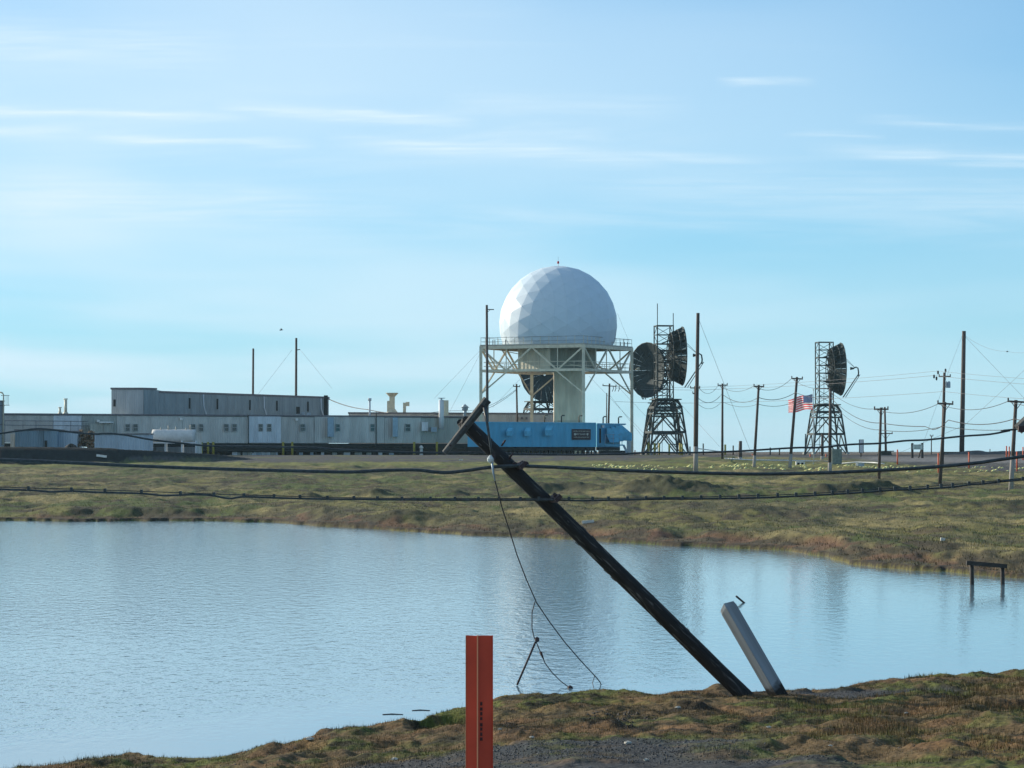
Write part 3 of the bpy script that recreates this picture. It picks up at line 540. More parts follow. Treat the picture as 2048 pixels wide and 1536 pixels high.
# white fuel tank
D = 358; x0, x1 = xat(305, D), xat(391, D); zc = zat(873, D); tk = thing('fuel_tank', 'white horizontal fuel tank with fittings on top below the paired windows', 'tank', ((x0 + x1) / 2, D, 3.0))
b_ = MB(); b_.tube([(x0, D, zc), (x0 + .5, D, zc), (x1 - .5, D, zc), (x1, D, zc)], .86, 18); b_.build('tank_shell', M['tank'], tk)
for px in (300, 332, 365, 393): MB().box(xat(px, D) - .08, xat(px, D) + .08, D - .9, D + .9, 2.8, zc - .5).build('support', M['mod_b'], tk)
MB().box(xat(298, D), xat(394, D), D - 1.2, D - 1.05, zat(887, D), zat(884.5, D)).build('walkway', M['mod_b'], tk)
for px, h in ((322, .25), (337, .5), (352, .35), (372, .2), (381, .6)): MB().tube([(xat(px, D), D, zc + .75), (xat(px, D), D, zc + .85 + h)], .10, 6).build('valve', M['rusty'], tk)
MB().box(xat(391, D), xat(403, D), D - .3, D + .3, 3, zat(866, D)).build('pump_box', M['mod_a'], tk)
# ------------------------------------------------------------------ upper storey building behind
UA = (xat(308, 388), 388); UB = (xat(655, 430), 430)
def ul(px): return online(px, UA, UB)
c0 = ul(480); uz1 = zat(785.5, 388)
up = thing('upper_hall', 'long blue-grey metal hall with a receding flat roof rising behind the modules', 'building', (c0.x, c0.y, 3.0))
us = [308.3, 381, 455, 528, 590, 643, 655]
for a, b_ in zip(us[:-1], us[1:]): MB().wall(ul(a + .2), ul(b_ - .2), 3.0, uz1, 3.2).build('wall_panel', M['upper'], up)
MB().wall(ul(308) - Vector((0, .15, 0)), ul(656.5) - Vector((0, .15, 0)), uz1 + .01, uz1 + .28, 3.5).build('roof_edge', M['fascia'], up)
for px in (379.5, 435, 500, 554, 616):
    A = ul(px); MB().box(A.x - .11, A.x + .11, A.y - .22, A.y - .02, uz1 - 2.0, uz1 - .55).build('vent_slot', M['dark'], up)
for px in (407, 528, 642):
    A = ul(px); MB().tube([(A.x, A.y - .2, uz1), (A.x + .05, A.y - .2, uz1 - 1.6), (A.x + .5, A.y - .3, uz1 - 3.0)], .09, 6).build('drain_pipe', M['mod_b'], up)
A = ul(652); MB().box(A.x - .28, A.x + .28, A.y - .6, A.y - .1, 5, uz1 + .45).build('cable_mast', M['dark'], up)
for px, dz in ((602, 2.4), (612, 2.9), (623, 3.0)):
    A = ul(px); MB().cbox((A.x, A.y - 6, TZ1 + 3.4 - dz + .3), .5, .5, 1.0 if px == 602 else .5).build('roof_unit', M['dark' if px == 602 else 'duct'], up)
hx0, hx1, D = xat(222.5, 384), xat(308, 384), 384
bt = thing('tower_block', 'square grey metal block standing taller at the left end of the upper hall', 'building', ((hx0 + hx1) / 2, D, 3.0)); zt = zat(779, D)
cm_ = xat(287, D); MB().box(hx0, cm_ - .02, D, D + 8, 3, zt).build('wall_panel', siding('block_siding', (.42, .44, .44)), bt); 
MB().hexa([(cm_ + .02, D, 3), (hx1, D + 2.5, 3), (hx1, D + 8, 3), (cm_ + .02, D + 8, 3)], [(cm_ + .02, D, zt), (hx1, D + 2.5, zt), (hx1, D + 8, zt), (cm_ + .02, D + 8, zt)]).build('wall_panel', M['upper'], bt)
MB().hexa([(hx0 - .12, D - .12, zt + .01), (cm_, D - .12, zt + .01), (hx1 + .1, D + 2.4, zt + .01), (hx0 - .12, D + 8.1, zt + .01)], [(hx0 - .12, D - .12, zt + .25), (cm_, D - .12, zt + .25), (hx1 + .1, D + 2.4, zt + .25), (hx0 - .12, D + 8.1, zt + .25)]).build('roof_edge', M['fascia'], bt)
MB().box(xat(226.5, D), xat(231, D), D - .06, D - .004, zat(813, D), zat(799, D)).build('louvre', M['dark'], bt)
# rear train behind blue building
RA = (xat(697, 412), 412); RB = (xat(1128, 420), 420)
def rl(px): return online(px, RA, RB)
rt = thing('rear_module_train', 'grey-brown rear row of modules whose roof shows above the blue building', 'building', (rl(900).x, 416, 3.0))
rz = zat(828, 414)
for a, b_ in ((697, 800), (800, 905), (905, 1010), (1010, 1128)): MB().wall(rl(a + .2), rl(b_ - .2), 3.0, rz, 7).build('wall_module', M['mod_c'], rt)
MB().wall(rl(696) - Vector((0, .1, 0)), rl(1129) - Vector((0, .1, 0)), rz + .01, rz + .24, 7.3).build('roof_edge', M['fascia'], rt)
P = rl(783); 
b_ = MB(); b_.cbox((P.x, P.y + 2, rz + 1.6), .75, .75, 1.9); b_.lathe((P.x, P.y + 2, rz), [(1.0, 0), (.45, .75)], 8); b_.lathe((P.x, P.y + 2, rz + 2.5), [(.42, 0), (.9, .5), (.9, .55)], 10); b_.build('cupola_vent', M['cream'], rt)
P = rl(775.5); MB().cbox((P.x, P.y + 2, rz + 1.1), .35, .5, 1.6).build('roof_stack', M['cream'], rt)
P = rl(808); b_ = MB(); b_.cbox((P.x, P.y + 2, rz + .8), .42, .5, 1.7); b_.cbox((P.x + .45, P.y + 2, rz + 1.45), .5, .5, .6); b_.build('elbow_vent', M['cream'], rt)
for px in (1035, 1044, 1053, 1090): 
    P = rl(px); MB().cbox((P.x, P.y - .3, rz - .55), .3, .4, .3).build('roof_fitting', M['fascia'], rt)
# ------------------------------------------------------------------ blue building
BA = (xat(935, 370), 370); BB = (xat(1192, 384), 384)
def bl(px): return online(px, BA, BB)
bz0, bz1 = 4.10, 7.16; c0 = bl(1060)
blue = thing('blue_building', 'bright blue metal building raised on piles below the radome platform', 'building', (c0.x, c0.y, 3.0))
bs = [935, 1000, 1064, 1128, 1192]
for a, b_ in zip(bs[:-1], bs[1:]): MB().wall(bl(a + .12), bl(b_ - .12), bz0, bz1, 9).build('wall_panel', M['blue'], blue)
MB().wall(bl(935) - Vector((0, .06, 0)), bl(1192) - Vector((0, .06, 0)), bz1 + .01, bz1 + .16, 9.2).build('roof_edge', M['blue2'], blue)
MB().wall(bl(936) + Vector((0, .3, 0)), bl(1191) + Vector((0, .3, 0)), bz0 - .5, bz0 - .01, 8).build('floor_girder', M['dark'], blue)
MB().wall(bl(936) + Vector((0, 7.5, 0)), bl(1150) + Vector((0, 7.5, 0)), 2.7, bz0 - .5, .2).build('shade_backing', M['dark'], blue)  # added dark sheet standing in for shade below the blue floor
for px in range(940, 1194, 9):
    P = bl(px); MB().box(P.x - .13, P.x + .13, P.y + .3, P.y + .6, gz(P.x, P.y) - .3, bz0 - .51).build('pile', M['pile'], blue)
for px in range(1046, 1190, 11):
    P = bl(px) + Vector((random.uniform(-.2, .2), 2.2, 0)); MB().lathe((P.x, P.y, 2.9), [(.2, 0), (.2, random.uniform(.5, .9))], 8).build('drum', random.choice([M['duct'], M['yellow'], M['mod_b'], M['pile']]), blue)
def hood(px0, px1, y0, y1, parent):
    A, B = bl(px0), bl(px1); z1, z0 = zat(y0, A.y), zat(y1, A.y); zm = z1 - (z1 - z0) * .42; n_ = Vector((0, -.85, 0)); d_ = (B - A).normalized() * .25
    P = lambda p, z: (p.x, p.y, z)
    MB().add([P(A + d_, z1), P(B, z1), P(A + n_ * .9 - d_ * .2, zm), P(B + n_ * .9 - d_ * 1.2, zm), P(A + n_ * .8, z0), P(B + n_ * .8 - d_, z0), P(A, z0 + .25), P(B, z0 + .25)],
             [(0, 2, 3, 1), (2, 4, 5, 3), (0, 6, 4, 2), (1, 3, 5, 7), (4, 6, 7, 5), (0, 1, 7, 6)]).build('wall_hood', M['blue2'], parent)
for a, b_, y0, y1 in ((1013, 1027, 855.5, 872), (1049, 1063, 855.5, 872), (1090, 1106, 852, 871)): hood(a, b_, y0, y1, blue)
for px in (1089.5, 1123.5, 1159):
    P = bl(px) + Vector((0, 3, 0)); b_ = MB(); b_.tube([(P.x, P.y, bz1), (P.x, P.y, bz1 + .95), (P.x + .1, P.y, bz1 + 1.08), (P.x + .45, P.y, bz1 + 1.1)], .09, 8); b_.build('exhaust_pipe', M['rust'] if px != 1123.5 else M['dark'], blue)
# blue end block with stacked hoods, stair landing
EA = (xat(1192, 391), 391); EB = (xat(1255, 397), 397)
def el(px): return online(px, EA, EB)
ez1 = zat(849, 393)
end = thing('blue_end_block', 'blue end block with a row of sloping hoods and a railed landing', 'building', (el(1225).x, 394, 3.0))
MB().wall(el(1194), el(1240), 4.1, ez1, 7).build('wall_panel', M['blue'], end); MB().wall(el(1194) - Vector((0, .3, 0)), el(1252) - Vector((0, .3, 0)), ez1 + .01, ez1 + .16, 7.5).build('roof_edge', M['blue2'], end)
MB().wall(el(1194) - Vector((0, .2, 0)), el(1240) - Vector((0, .2, 0)), 3.65, 4.09, 6).build('floor_girder', M['dark'], end)
MB().wall(el(1198), el(1251), 2.9, 3.64, 4).build('crate_base', M['dark'], end)
MB().box(el(1199).x, el(1202).x, el(1200).y - .25, el(1200).y - .02, zat(886, 391), zat(857, 391)).build('ladder', M['dark'], end)
for i, (px, y0, dy) in enumerate(((1213, 855, 0), (1222, 853, 0), (1231, 851, 0), (1238, 850, 0))):
    A = el(px); w_ = .62 if i < 3 else .65; y = A.y - 1.2 + i * .2; z1 = zat(y0, 392); sl_ = 1.05; L_ = 1.0 if i < 3 else 1.1
    # hood: slopes down to the right, boxy lower front
    x0 = A.x; P = [(x0, z1), (x0 + w_ * .6, z1), (x0 + w_ + L_, z1 - L_ * sl_), (x0 + w_ + L_, z1 - L_ * sl_ - .95), (x0 + w_ * .7, z1 - L_ * sl_ - .95), (x0, z1 - 1.0)]
    k = [(x, y, z) for x, z in P] + [(x, y + 1.0, z) for x, z in P]; n_ = 6
    MB().add(k, [tuple(range(n_)), tuple(range(2 * n_ - 1, n_ - 1, -1))] + [(j, j + n_, (j + 1) % n_ + n_, (j + 1) % n_) for j in range(n_)]).build('sloping_hood', M['blue2'], end)
for px in (1209, 1225.5, 1242.5):
    P = el(px); MB().beam((P.x, P.y - 2.6, zat(889, 390)), (P.x, P.y - 2.6, zat(868, 390)), .07).build('rail_post', M['duct'], end)
for py in (869, 876): MB().beam((el(1209).x, el(1209).y - 2.6, zat(py, 390)), (el(1242.5).x, el(1242).y - 2.6, zat(py + .3, 390)), .05).build('handrail', M['duct'], end)
MB().box(el(1208).x, el(1243).x, 388.5, 391.5, zat(891.5, 390), zat(889, 390)).build('landing', M['blue2'], end)
MB().beam((el(1243).x, 389, zat(890, 390)), (el(1250).x, 389, zat(906, 390)), .12, .3).build('stair_stringer', M['duct'], end)
for px in (1215, 1246):
    P = el(px); MB().tube([(P.x - .5, P.y + 3, ez1), (P.x - .5, P.y + 3, ez1 + .95), (P.x - .4, P.y + 3, ez1 + 1.1), (P.x - .02, P.y + 3, ez1 + 1.12)], .09, 8).build('exhaust_pipe', M['pile'], end)
P = el(1206); MB().cbox((P.x, P.y - .4, zat(852.5, 391)), .3, .4, .35).build('flood_lamp', M['white'], end)
# white propane cabinet behind leg
D = 398; b_ = MB(); b_.box(xat(1254, D), xat(1262, D), D, D + 1, 2.9, zat(879, D)); b_.build('white_cabinet', M['white'], label='narrow white cabinet tucked under the rightmost blue hood', cat='cabinet')
# ------------------------------------------------------------------ sign on the blue building
def text_mesh(body, size):
    cu = bpy.data.curves.new('lettering', 'FONT'); cu.body = body; cu.size = size; cu.align_x = 'CENTER'; cu.align_y = 'CENTER'; cu.extrude = .004; cu.resolution_u = 2
    ob = bpy.data.objects.new('tmp', cu); C.objects.link(ob); dg = bpy.context.evaluated_depsgraph_get(); me = bpy.data.meshes.new_from_object(ob.evaluated_get(dg)); bpy.data.objects.remove(ob); return me
def put_text(body, size, pos, rz, m, parent, name='lettering'):
    me = text_mesh(body, size); me.materials.clear(); me.materials.append(m); o = bpy.data.objects.new(name, me); C.objects.link(o); o.parent = parent
    o.location = Vector(pos) - OFF[parent.name]; o.rotation_euler = (math.pi / 2, 0, rz); return o
A, B = bl(1143.5), bl(1181.5); rzB = math.atan2(B.y - A.y, B.x - A.x); mid = (A + B) / 2; z1, z0 = zat(858, A.y), zat(879.5, A.y)
sg = thing('site_sign', 'dark brown name board with three lines of pale lettering on the blue wall', 'sign', (mid.x, mid.y - .12, z0))
MB().wall(A - Vector((0, .14, 0)), B - Vector((0, .14, 0)), z0, z1, .08).build('board', M['sign'], sg)
mid = mid - Vector((0, .17, 0)); zc = (z0 + z1) / 2
put_text('UNITED STATES AIR FORCE', .235, (mid.x, mid.y, zc + .40), rzB, M['letter'], sg)
put_text('POINT BARROW', .34, (mid.x, mid.y, zc + .02), rzB, M['letter'], sg)
put_text('LONG RANGE RADAR SITE', .22, (mid.x, mid.y, zc - .38), rzB, M['letter'], sg)
for s_ in (-1, 1):
    b_ = MB(); c = mid + (B - A).normalized() * 1.09 * s_ ; pts = [(c.x + .15 * math.cos(t) * math.cos(rzB), c.y - .01 + .15 * math.cos(t) * math.sin(rzB), zc + .02 + .17 * math.sin(t)) for t in np.linspace(0, 6.283, 13)[:-1]]
    b_.add(pts + [(p[0], p[1] + .02, p[2]) for p in pts], [tuple(range(12)), tuple(range(23, 11, -1))]).build('emblem', M['letter'], sg)
# ================================================================== RADAR TOWER
D0 = 400.0; cxm = xat(1114, D0); TZ = zat(693.5, D0)
tw = thing('radar_tower', 'cream steel platform tower on four legs carrying the white radome', 'tower', (cxm, D0, 3.0))
def tc_(v): return Vector((cxm + v[0], D0 + v[1], 0))
LFT, FRT, RGT, BCK = tc_((-10.45, -3.4)), tc_((3.4, -10.45)), tc_((10.45, 3.4)), tc_((-3.4, 10.45)); crn = [LFT, FRT, RGT, BCK]
ZB = zat(742, 397)
def V3(p, z): return Vector((p.x, p.y, z))
for p in crn: MB().beam(V3(p, 2.6), V3(p, TZ - .05), .42).build('leg', M['steel'], tw)
def ins(p, k): return tc_(((p.x - cxm) * k, (p.y - D0) * k))
b_ = MB(); q = [ins(p, 1.015) for p in crn]; b_.hexa([V3(p, TZ - .02) for p in q], [V3(p, TZ + .14) for p in q]); b_.build('deck', M['rusty'], tw)
for i in range(4):
    a, c = crn[i], crn[(i + 1) % 4]
    MB().beam(V3(a, TZ - .25), V3(c, TZ - .25), .3, .42).build('top_chord', M['steel'], tw); MB().beam(V3(a, ZB), V3(c, ZB), .26, .34).build('bottom_chord', M['steel'], tw)
    d = c - a
    k = 4
    for j in range(k):
        p, q = a + d * (j / k), a + d * ((j + 1) / k)
        if j % 2 == 0: MB().beam(V3(p, TZ - .3), V3(q, ZB), .2).build('diagonal', M['steel'], tw)
        else: MB().beam(V3(p, ZB), V3(q, TZ - .3), .2).build('diagonal', M['steel'], tw)
    for j in (1, 3):
        p = a + d * (j / k); MB().beam(V3(p, ZB), V3(p, TZ - .3), .13).build('post', M['steel'], tw)
    # knee braces below
    h = 4.4
    MB().beam(V3(a, ZB - h * .72), V3(a + d * .27, ZB), .16).build('knee_brace', M['steel'], tw); MB().beam(V3(c, ZB - h * .72), V3(c - d * .27, ZB), .16).build('knee_brace', M['steel'], tw)
# inner floor beams and service walkway with rails
for k in (-.5, 0, .5):
    MB().beam(V3(LFT.lerp(FRT, .5 + k / 1.4), ZB + .05), V3(BCK.lerp(RGT, .5 + k / 1.4), ZB + .05), .2, .3).build('floor_beam', M['rusty'], tw)
    MB().beam(V3(LFT.lerp(BCK, .5 + k / 1.4), TZ - .3), V3(FRT.lerp(RGT, .5 + k / 1.4), TZ - .3), .2, .34).build('deck_beam', M['rusty'], tw)
for f_ in (.35, .7):
    MB().beam(V3(LFT.lerp(BCK, f_), ZB), V3(LFT.lerp(BCK, f_ - .3), TZ - .3), .13).build('diagonal', M['steel'], tw); MB().beam(V3(FRT.lerp(RGT, f_), ZB), V3(LFT.lerp(BCK, f_), TZ - .4), .1).build('tie_rod', M['steel'], tw)
for (a, c) in ((LFT, FRT), (FRT, RGT), (RGT, BCK), (BCK, LFT)):
    for hh, w_ in ((1.15, .05), (.6, .04)):
        MB().beam(V3(ins(a, .96), ZB + hh), V3(ins(c, .96), ZB + hh), w_ + .03).build('walkway_rail', M['steel'], tw)
        MB().beam(V3(ins(a, 1.0), TZ + hh - .05), V3(ins(c, 1.0), TZ + hh - .05), w_).build('deck_rail', M['thinwire'], tw)
    for j in range(12):
        p = a.lerp(c, j / 12); MB().beam(V3(p, TZ + .1), V3(p, TZ + 1.15), .06).build('rail_post', M['steel'], tw)
        p = ins(a, .96).lerp(ins(c, .96), j / 12)
        if j % 2: MB().beam(V3(p, ZB), V3(p, ZB + 1.15), .06).build('rail_post', M['steel'], tw)
for px, y0 in ((973, 681), (985.5, 680), (990, 680), (1011, 679), (1241, 684), (1249, 684), (1255, 684)):
    P = at(px, 690, D0 - 3 if px < 1100 else D0 + 2); MB().beam((P.x, P.y, TZ), (P.x, P.y, zat(y0, P.y)), .09).build('mast', M['thinwire'], tw)
# equipment room: corner toward camera at px 1100
cr = Vector((xat(1101, D0 - 6.4), D0 - 6.4, 0)); wl = xat(1036, D0 - 2.5); wr = xat(1193, D0 + 1.2)
Lp, Rp = Vector((wl, D0 - 2.2, 0)), Vector((wr, D0 + 0.6, 0)); Bp = Lp + Rp - cr
zr0, zr1 = ZB + .15, TZ - .45
def wall_between(A, B, z0, z1, name, m, parent, n_=3):
    for j in range(n_):
        a, b2 = A.lerp(B, (j + .01) / n_), A.lerp(B, (j + .99) / n_); MB().wall(a, b2, z0, z1, .12).build(name, m, parent)
wall_between(Lp, cr, zr0, zr1, 'room_panel', siding('cream_lit_siding', (.58, .56, .44), .5), tw, 3); wall_between(cr, Rp, zr0, zr1, 'room_panel', M['room_shade'], tw, 5)  # light painted in: paler siding on the lit left face, darker elsewhere
wall_between(Rp, Bp, zr0, zr1, 'room_panel', M['room_shade'], tw, 3); wall_between(Bp, Lp, zr0, zr1, 'room_panel', M['room_shade'], tw, 5)
# shaft down to the ground
sx0, sx1 = xat(1108, D0 - 1), xat(1164, D0 - 1)
MB().box(sx0, sx1, D0 - 1, D0 + 4, 2.8, ZB + .1).build('shaft', M['shaft'], tw)
MB().box(sx0 - .06, sx1 + .06, D0 - 1.06, D0 + 4.06, 7.6, 7.75).build('shaft_band', M['rusty'], tw)
# ------------------------------------------------------------------ RADOME : geodesic, frequency 6
RC = Vector((xat(1116.5, D0), D0, zat(649.5, D0))); RR = 118.3 / F * D0
zcut = TZ + .16 - RC.z
ph = (1 + 5 ** .5) / 2
iv = [Vector(v).normalized() for v in ((-1, ph, 0), (1, ph, 0), (-1, -ph, 0), (1, -ph, 0), (0, -1, ph), (0, 1, ph), (0, -1, -ph), (0, 1, -ph), (ph, 0, -1), (ph, 0, 1), (-ph, 0, -1), (-ph, 0, 1))]
ifc = ((0, 11, 5), (0, 5, 1), (0, 1, 7), (0, 7, 10), (0, 10, 11), (1, 5, 9), (5, 11, 4), (11, 10, 2), (10, 7, 6), (7, 1, 8), (3, 9, 4), (3, 4, 2), (3, 2, 6), (3, 6, 8), (3, 8, 9), (4, 9, 5), (2, 4, 11), (6, 2, 10), (8, 6, 7), (9, 8, 1))
ROT = Matrix.Rotation(R(14), 3, 'Z') @ Matrix.Rotation(R(-8), 3, 'X') @ Matrix.Rotation(R(31.7), 3, 'Y')
iv = [ROT @ v for v in iv]
nf_ = 5; tris = []
for fa, fb, fc in ifc:
    a, b2, c = iv[fa], iv[fb], iv[fc]
    g = lambda i, j: (a * (nf_ - i - j) + b2 * i + c * j).normalized()
    for i in range(nf_):
        for j in range(nf_ - i):
            tris.append((g(i, j), g(i + 1, j), g(i, j + 1)))
            if i + j < nf_ - 1: tris.append((g(i + 1, j), g(i + 1, j + 1), g(i, j + 1)))
rad = thing('radome', 'white faceted geodesic radar dome on top of the cream steel platform', 'radome', (RC.x, RC.y, TZ + .16))
def clip_tri(t):
    P = [v * RR for v in t]; out = []
    for i in range(3):
        p, q = P[i], P[(i + 1) % 3]
        if p.z >= zcut: out.append(p)
        if (p.z >= zcut) != (q.z >= zcut): out.append(p.lerp(q, (zcut - p.z) / (q.z - p.z)))
    return out
pn = []
for t_ in tris:
    c = (t_[0] + t_[1] + t_[2]).normalized()
    P = clip_tri(t_)
    if len(P) >= 3: pn.append((c.y, P))
pn.sort(key=lambda q: q[0])
rest = MB()
for k, (_, P) in enumerate(pn):
    b_ = MB() if k < 296 else rest
    cen = sum(P, Vector()) / len(P); nrm = cen.normalized()
    outer = [cen + (p - cen) * (1 - .008 / max((p - cen).length, .1)) for p in P]; n_ = len(P)
    peak = cen + nrm * .006; vs = [RC + p for p in outer] + [RC + p * .988 for p in outer] + [RC + peak]
    fs = [(j, (j + 1) % n_, 2 * n_) for j in range(n_)] + [(j + n_, (j + 1) % n_ + n_, (j + 1) % n_, j) for j in range(n_)]
    nn = (vs[1] - vs[0]).cross(vs[2] - vs[0])
    if nn.dot(nrm) < 0: fs = [tuple(reversed(f)) for f in fs]
    b_.add(vs, fs)
    if k < 296: b_.build('panel', M['radome'], rad)
rest.build('rear_panels', M['radome'], rad, kind='stuff')
b_ = MB()
prof = [(RR * .981 * math.cos(t), RR * .981 * math.sin(t)) for t in np.linspace(math.asin(zcut / RR * 1.0), math.pi / 2 - .01, 26)]
b_.lathe(RC, prof, 64); b_.sm = True; b_.build('inner_shell', M['seam'], rad)
b_ = MB(); b_.tube([RC + Vector((0, 0, RR)), RC + Vector((0, 0, RR + .28))], .05, 6); b_.build('beacon_stem', M['white'], rad)
MB().lathe(RC + Vector((0, 0, RR + .28)), [(.12, 0), (.15, .1), (.13, .3), (.04, .38)], 10).build('beacon_lamp', M['red'], rad)
MB().tube([RC + Vector((0, 0, RR + .6)), RC + Vector((0, 0, RR + 1.25))], .02, 4).build('lightning_rod', M['thinwire'], rad)
# ================================================================== DISH TOWERS
def dish_tower(px, D, scale, az, label, masttop, rods, zbase=None, rz=R(9), mast=True, extra=None, grp='troposcatter dish towers', bhw=2.85, dz=4.25):
    c = Vector((xat(px, D), D, gz(xat(px, D), D))); zb = c.z; t_ = thing('dish_tower', label, 'antenna tower', c, grp)
    k = scale; Zt = zb + 8.0 * k; Zk = zb + 6.9 * k
    ca, sa = math.cos(rz), math.sin(rz)
    def rp(x, y, z): return Vector((c.x + ca * x - sa * y, c.y + sa * x + ca * y, z))
    lev = [(zb - .2, bhw * k), (zb + 3.3 * k, 2.45 * k), (zb + 6.0 * k, 2.1 * k), (Zk, 1.98 * k), (Zt, 1.45 * k)]
    def cn(i): return [rp(s1 * lev[i][1], s2 * lev[i][1], lev[i][0]) for s1, s2 in ((-1, -1), (1, -1), (1, 1), (-1, 1))]
    cs = [cn(i) for i in range(5)]
    for q in range(4):
        b_ = MB()
        for i in range(4): b_.beam(cs[i][q], cs[i + 1][q], .26, .26)
        b_.build('leg', M['green'], t_)
    for i in (1, 2, 3, 4):
        for q in range(4): MB().beam(cs[i][q], cs[i][(q + 1) % 4], .28 if i != 2 else .2, .34 if i != 2 else .22).build('girder', M['green'], t_)
    for q in range(4):
        q2 = (q + 1) % 4
        for i0, i1, w_ in ((0, 1, .16), (1, 2, .16), (2, 3, .1), (3, 4, .12)):
            m1 = (cs[i1][q] + cs[i1][q2]) / 2
            MB().beam(cs[i0][q], m1, w_).build('brace', M['green'], t_); MB().beam(cs[i0][q2], m1, w_).build('brace', M['green'], t_)
            h1 = (cs[i0][q] + m1) / 2; e1 = cs[i0][q].lerp(cs[i1][q], .5); h2 = (cs[i0][q2] + m1) / 2; e2 = cs[i0][q2].lerp(cs[i1][q2], .5)
            if i0 < 2: MB().beam(h1, e1, .07).build('strut', M['green'], t_); MB().beam(h2, e2, .07).build('strut', M['green'], t_)
        MB().tube([cs[0][q] + Vector((0, 0, .05)), cs[0][q] + Vector((0, 0, .5))], .3, 8).build('footing', M['mod_d'], t_)
    MB().hexa([rp(s1 * 2.0 * k, s2 * 2.0 * k, Zt) for s1, s2 in ((-1, -1), (1, -1), (1, 1), (-1, 1))], [rp(s1 * 2.0 * k, s2 * 2.0 * k, Zt + .15) for s1, s2 in ((-1, -1), (1, -1), (1, 1), (-1, 1))]).build('platform', M['green'], t_)
    # cable ladder inside
    for s1 in (-.35, .35): MB().beam(rp(-1.2 * k + s1, -1.6 * k, zb), rp(-1.0 * k + s1, -1.3 * k, Zt + 5 * k), .07).build('ladder_rail', M['green'], t_)
    # lattice mast
    zm = zat(masttop, D); hw = 1.18 * k
    mc = [(-hw - .25 * k, -hw), (hw - .25 * k, -hw), (hw - .25 * k, hw), (-hw - .25 * k, hw)]
    if mast:
        for x, y in mc: MB().beam(rp(x, y, Zt), rp(x, y, zm), .17).build('mast_post', M['green'], t_)
        nl = 8
        for j in range(nl + 1):
            z = Zt + .2 + (zm - Zt - .25) * j / nl
            for q in range(4): MB().beam(rp(*mc[q], z), rp(*mc[(q + 1) % 4], z), .13 if j % 2 == 0 else .09).build('mast_rung', M['green'], t_)
            if j < nl:
                z2 = Zt + .2 + (zm - Zt - .25) * (j + 1) / nl
                for q in (0, 1, 2, 3):
                    a, b2 = (q, (q + 1) % 4) if j % 2 else ((q + 1) % 4, q); MB().beam(rp(*mc[a], z), rp(*mc[b2], z2), .07).build('mast_brace', M['green'], t_)
        for i, ty in enumerate(rods): MB().beam(rp(*mc[i], zm), rp(*mc[i], zat(ty, D)), .11).build('lightning_rod', M['green'], t_)
    # dish
    Rd = 4.3 * k; fl = 3.1 * k; ax = Vector((math.cos(az), math.sin(az), 0)); sd_ = Vector((-math.sin(az), math.cos(az), 0)); upv = Vector((0, 0, 1))
    dep = Rd * Rd / (4 * fl); apex = Vector((c.x, c.y, Zt + dz * k)) + ax * (1.05 if dz > 5.3 else 1.75) * k
    if extra and 'apex' in extra: apex = extra['apex']
    def dp(r, a, off=0): return apex + ax * (r * r / (4 * fl) + off) + sd_ * r * math.cos(a) + upv * r * math.sin(a)
    NS = 24
    # each of the 24 reflector petals is a panel
    for s_ in range(NS):
        a0, a1 = 2 * math.pi * s_ / NS + .006, 2 * math.pi * (s_ + 1) / NS - .006; rs = [.25 * k, 1.4 * k, 2.8 * k, Rd]
        vs = [dp(r_, a, o) for o in (0, -.06) for r_ in rs for a in (a0, a1)]; n_ = 4
        fs = []
        for i in range(3): fs.append((2 * i, 2 * i + 1, 2 * i + 3, 2 * i + 2)); fs.append((8 + 2 * i, 8 + 2 * i + 2, 8 + 2 * i + 3, 8 + 2 * i + 1)); fs.append((2 * i, 2 * i + 2, 2 * i + 10, 2 * i + 8)); fs.append((2 * i + 1, 2 * i + 9, 2 * i + 11, 2 * i + 3))
        fs += [(6, 7, 15, 14), (0, 8, 9, 1)]
        MB().add(vs, fs).build('reflector_panel', M['dish'], t_)
    xb = -.30 * k
    for s_ in range(16):
        a = 2 * math.pi * (s_ + .5) / 16; tn = (sd_ * -math.sin(a) + upv * math.cos(a)) * .04
        pr_ = [dp(.3 * k, a, -.08), dp(1.4 * k, a, -.08), dp(2.8 * k, a, -.08), dp(Rd, a, -.08)] + [apex + ax * xb + sd_ * (r_ * math.cos(a)) + upv * (r_ * math.sin(a)) for r_ in (Rd * .80, Rd * .45, .3 * k)]
        n_ = len(pr_); MB().add([p - tn for p in pr_] + [p + tn for p in pr_], [tuple(range(n_)), tuple(range(2 * n_ - 1, n_ - 1, -1))] + [(j, (j + 1) % n_, (j + 1) % n_ + n_, j + n_) for j in range(n_)]).build('rib', M['green'], t_)
    for r_, x_ in ((Rd * .8, xb), (Rd * .45, xb), (Rd, Rd * Rd / (4 * fl) - .06), (Rd * .9, (Rd * .9) ** 2 / (4 * fl) - .55 * k)):
        MB().tube([apex + ax * x_ + sd_ * r_ * math.cos(2 * math.pi * q / 24) + upv * r_ * math.sin(2 * math.pi * q / 24) for q in range(25)], .08, 5, cap=False).build('ring', M['green'], t_)
    for zo in (-2.4, -.8, .8, 2.4):
        MB().beam(apex + ax * (-1.4 * k) + upv * zo * k * .8 + sd_ * 1.0, apex + upv * zo * k - ax * .1, .14).build('dish_mount', M['green'], t_); MB().beam(apex + ax * (-1.4 * k) + upv * zo * k * .8 - sd_ * 1.0, apex + upv * zo * k - ax * .1, .14).build('dish_mount', M['green'], t_)
    # feed boom
    bot = dp(Rd + .3 * k, -math.pi / 2, .1); foc = apex + ax * (fl + .35 * k); elb = apex + ax * (fl + 1.25 * k) + upv * .05
    for s1 in (-.22, .22): MB().beam(bot + sd_ * s1, elb - upv * .9 * k + sd_ * s1 * .6, .1).build('feed_boom', M['green'], t_)
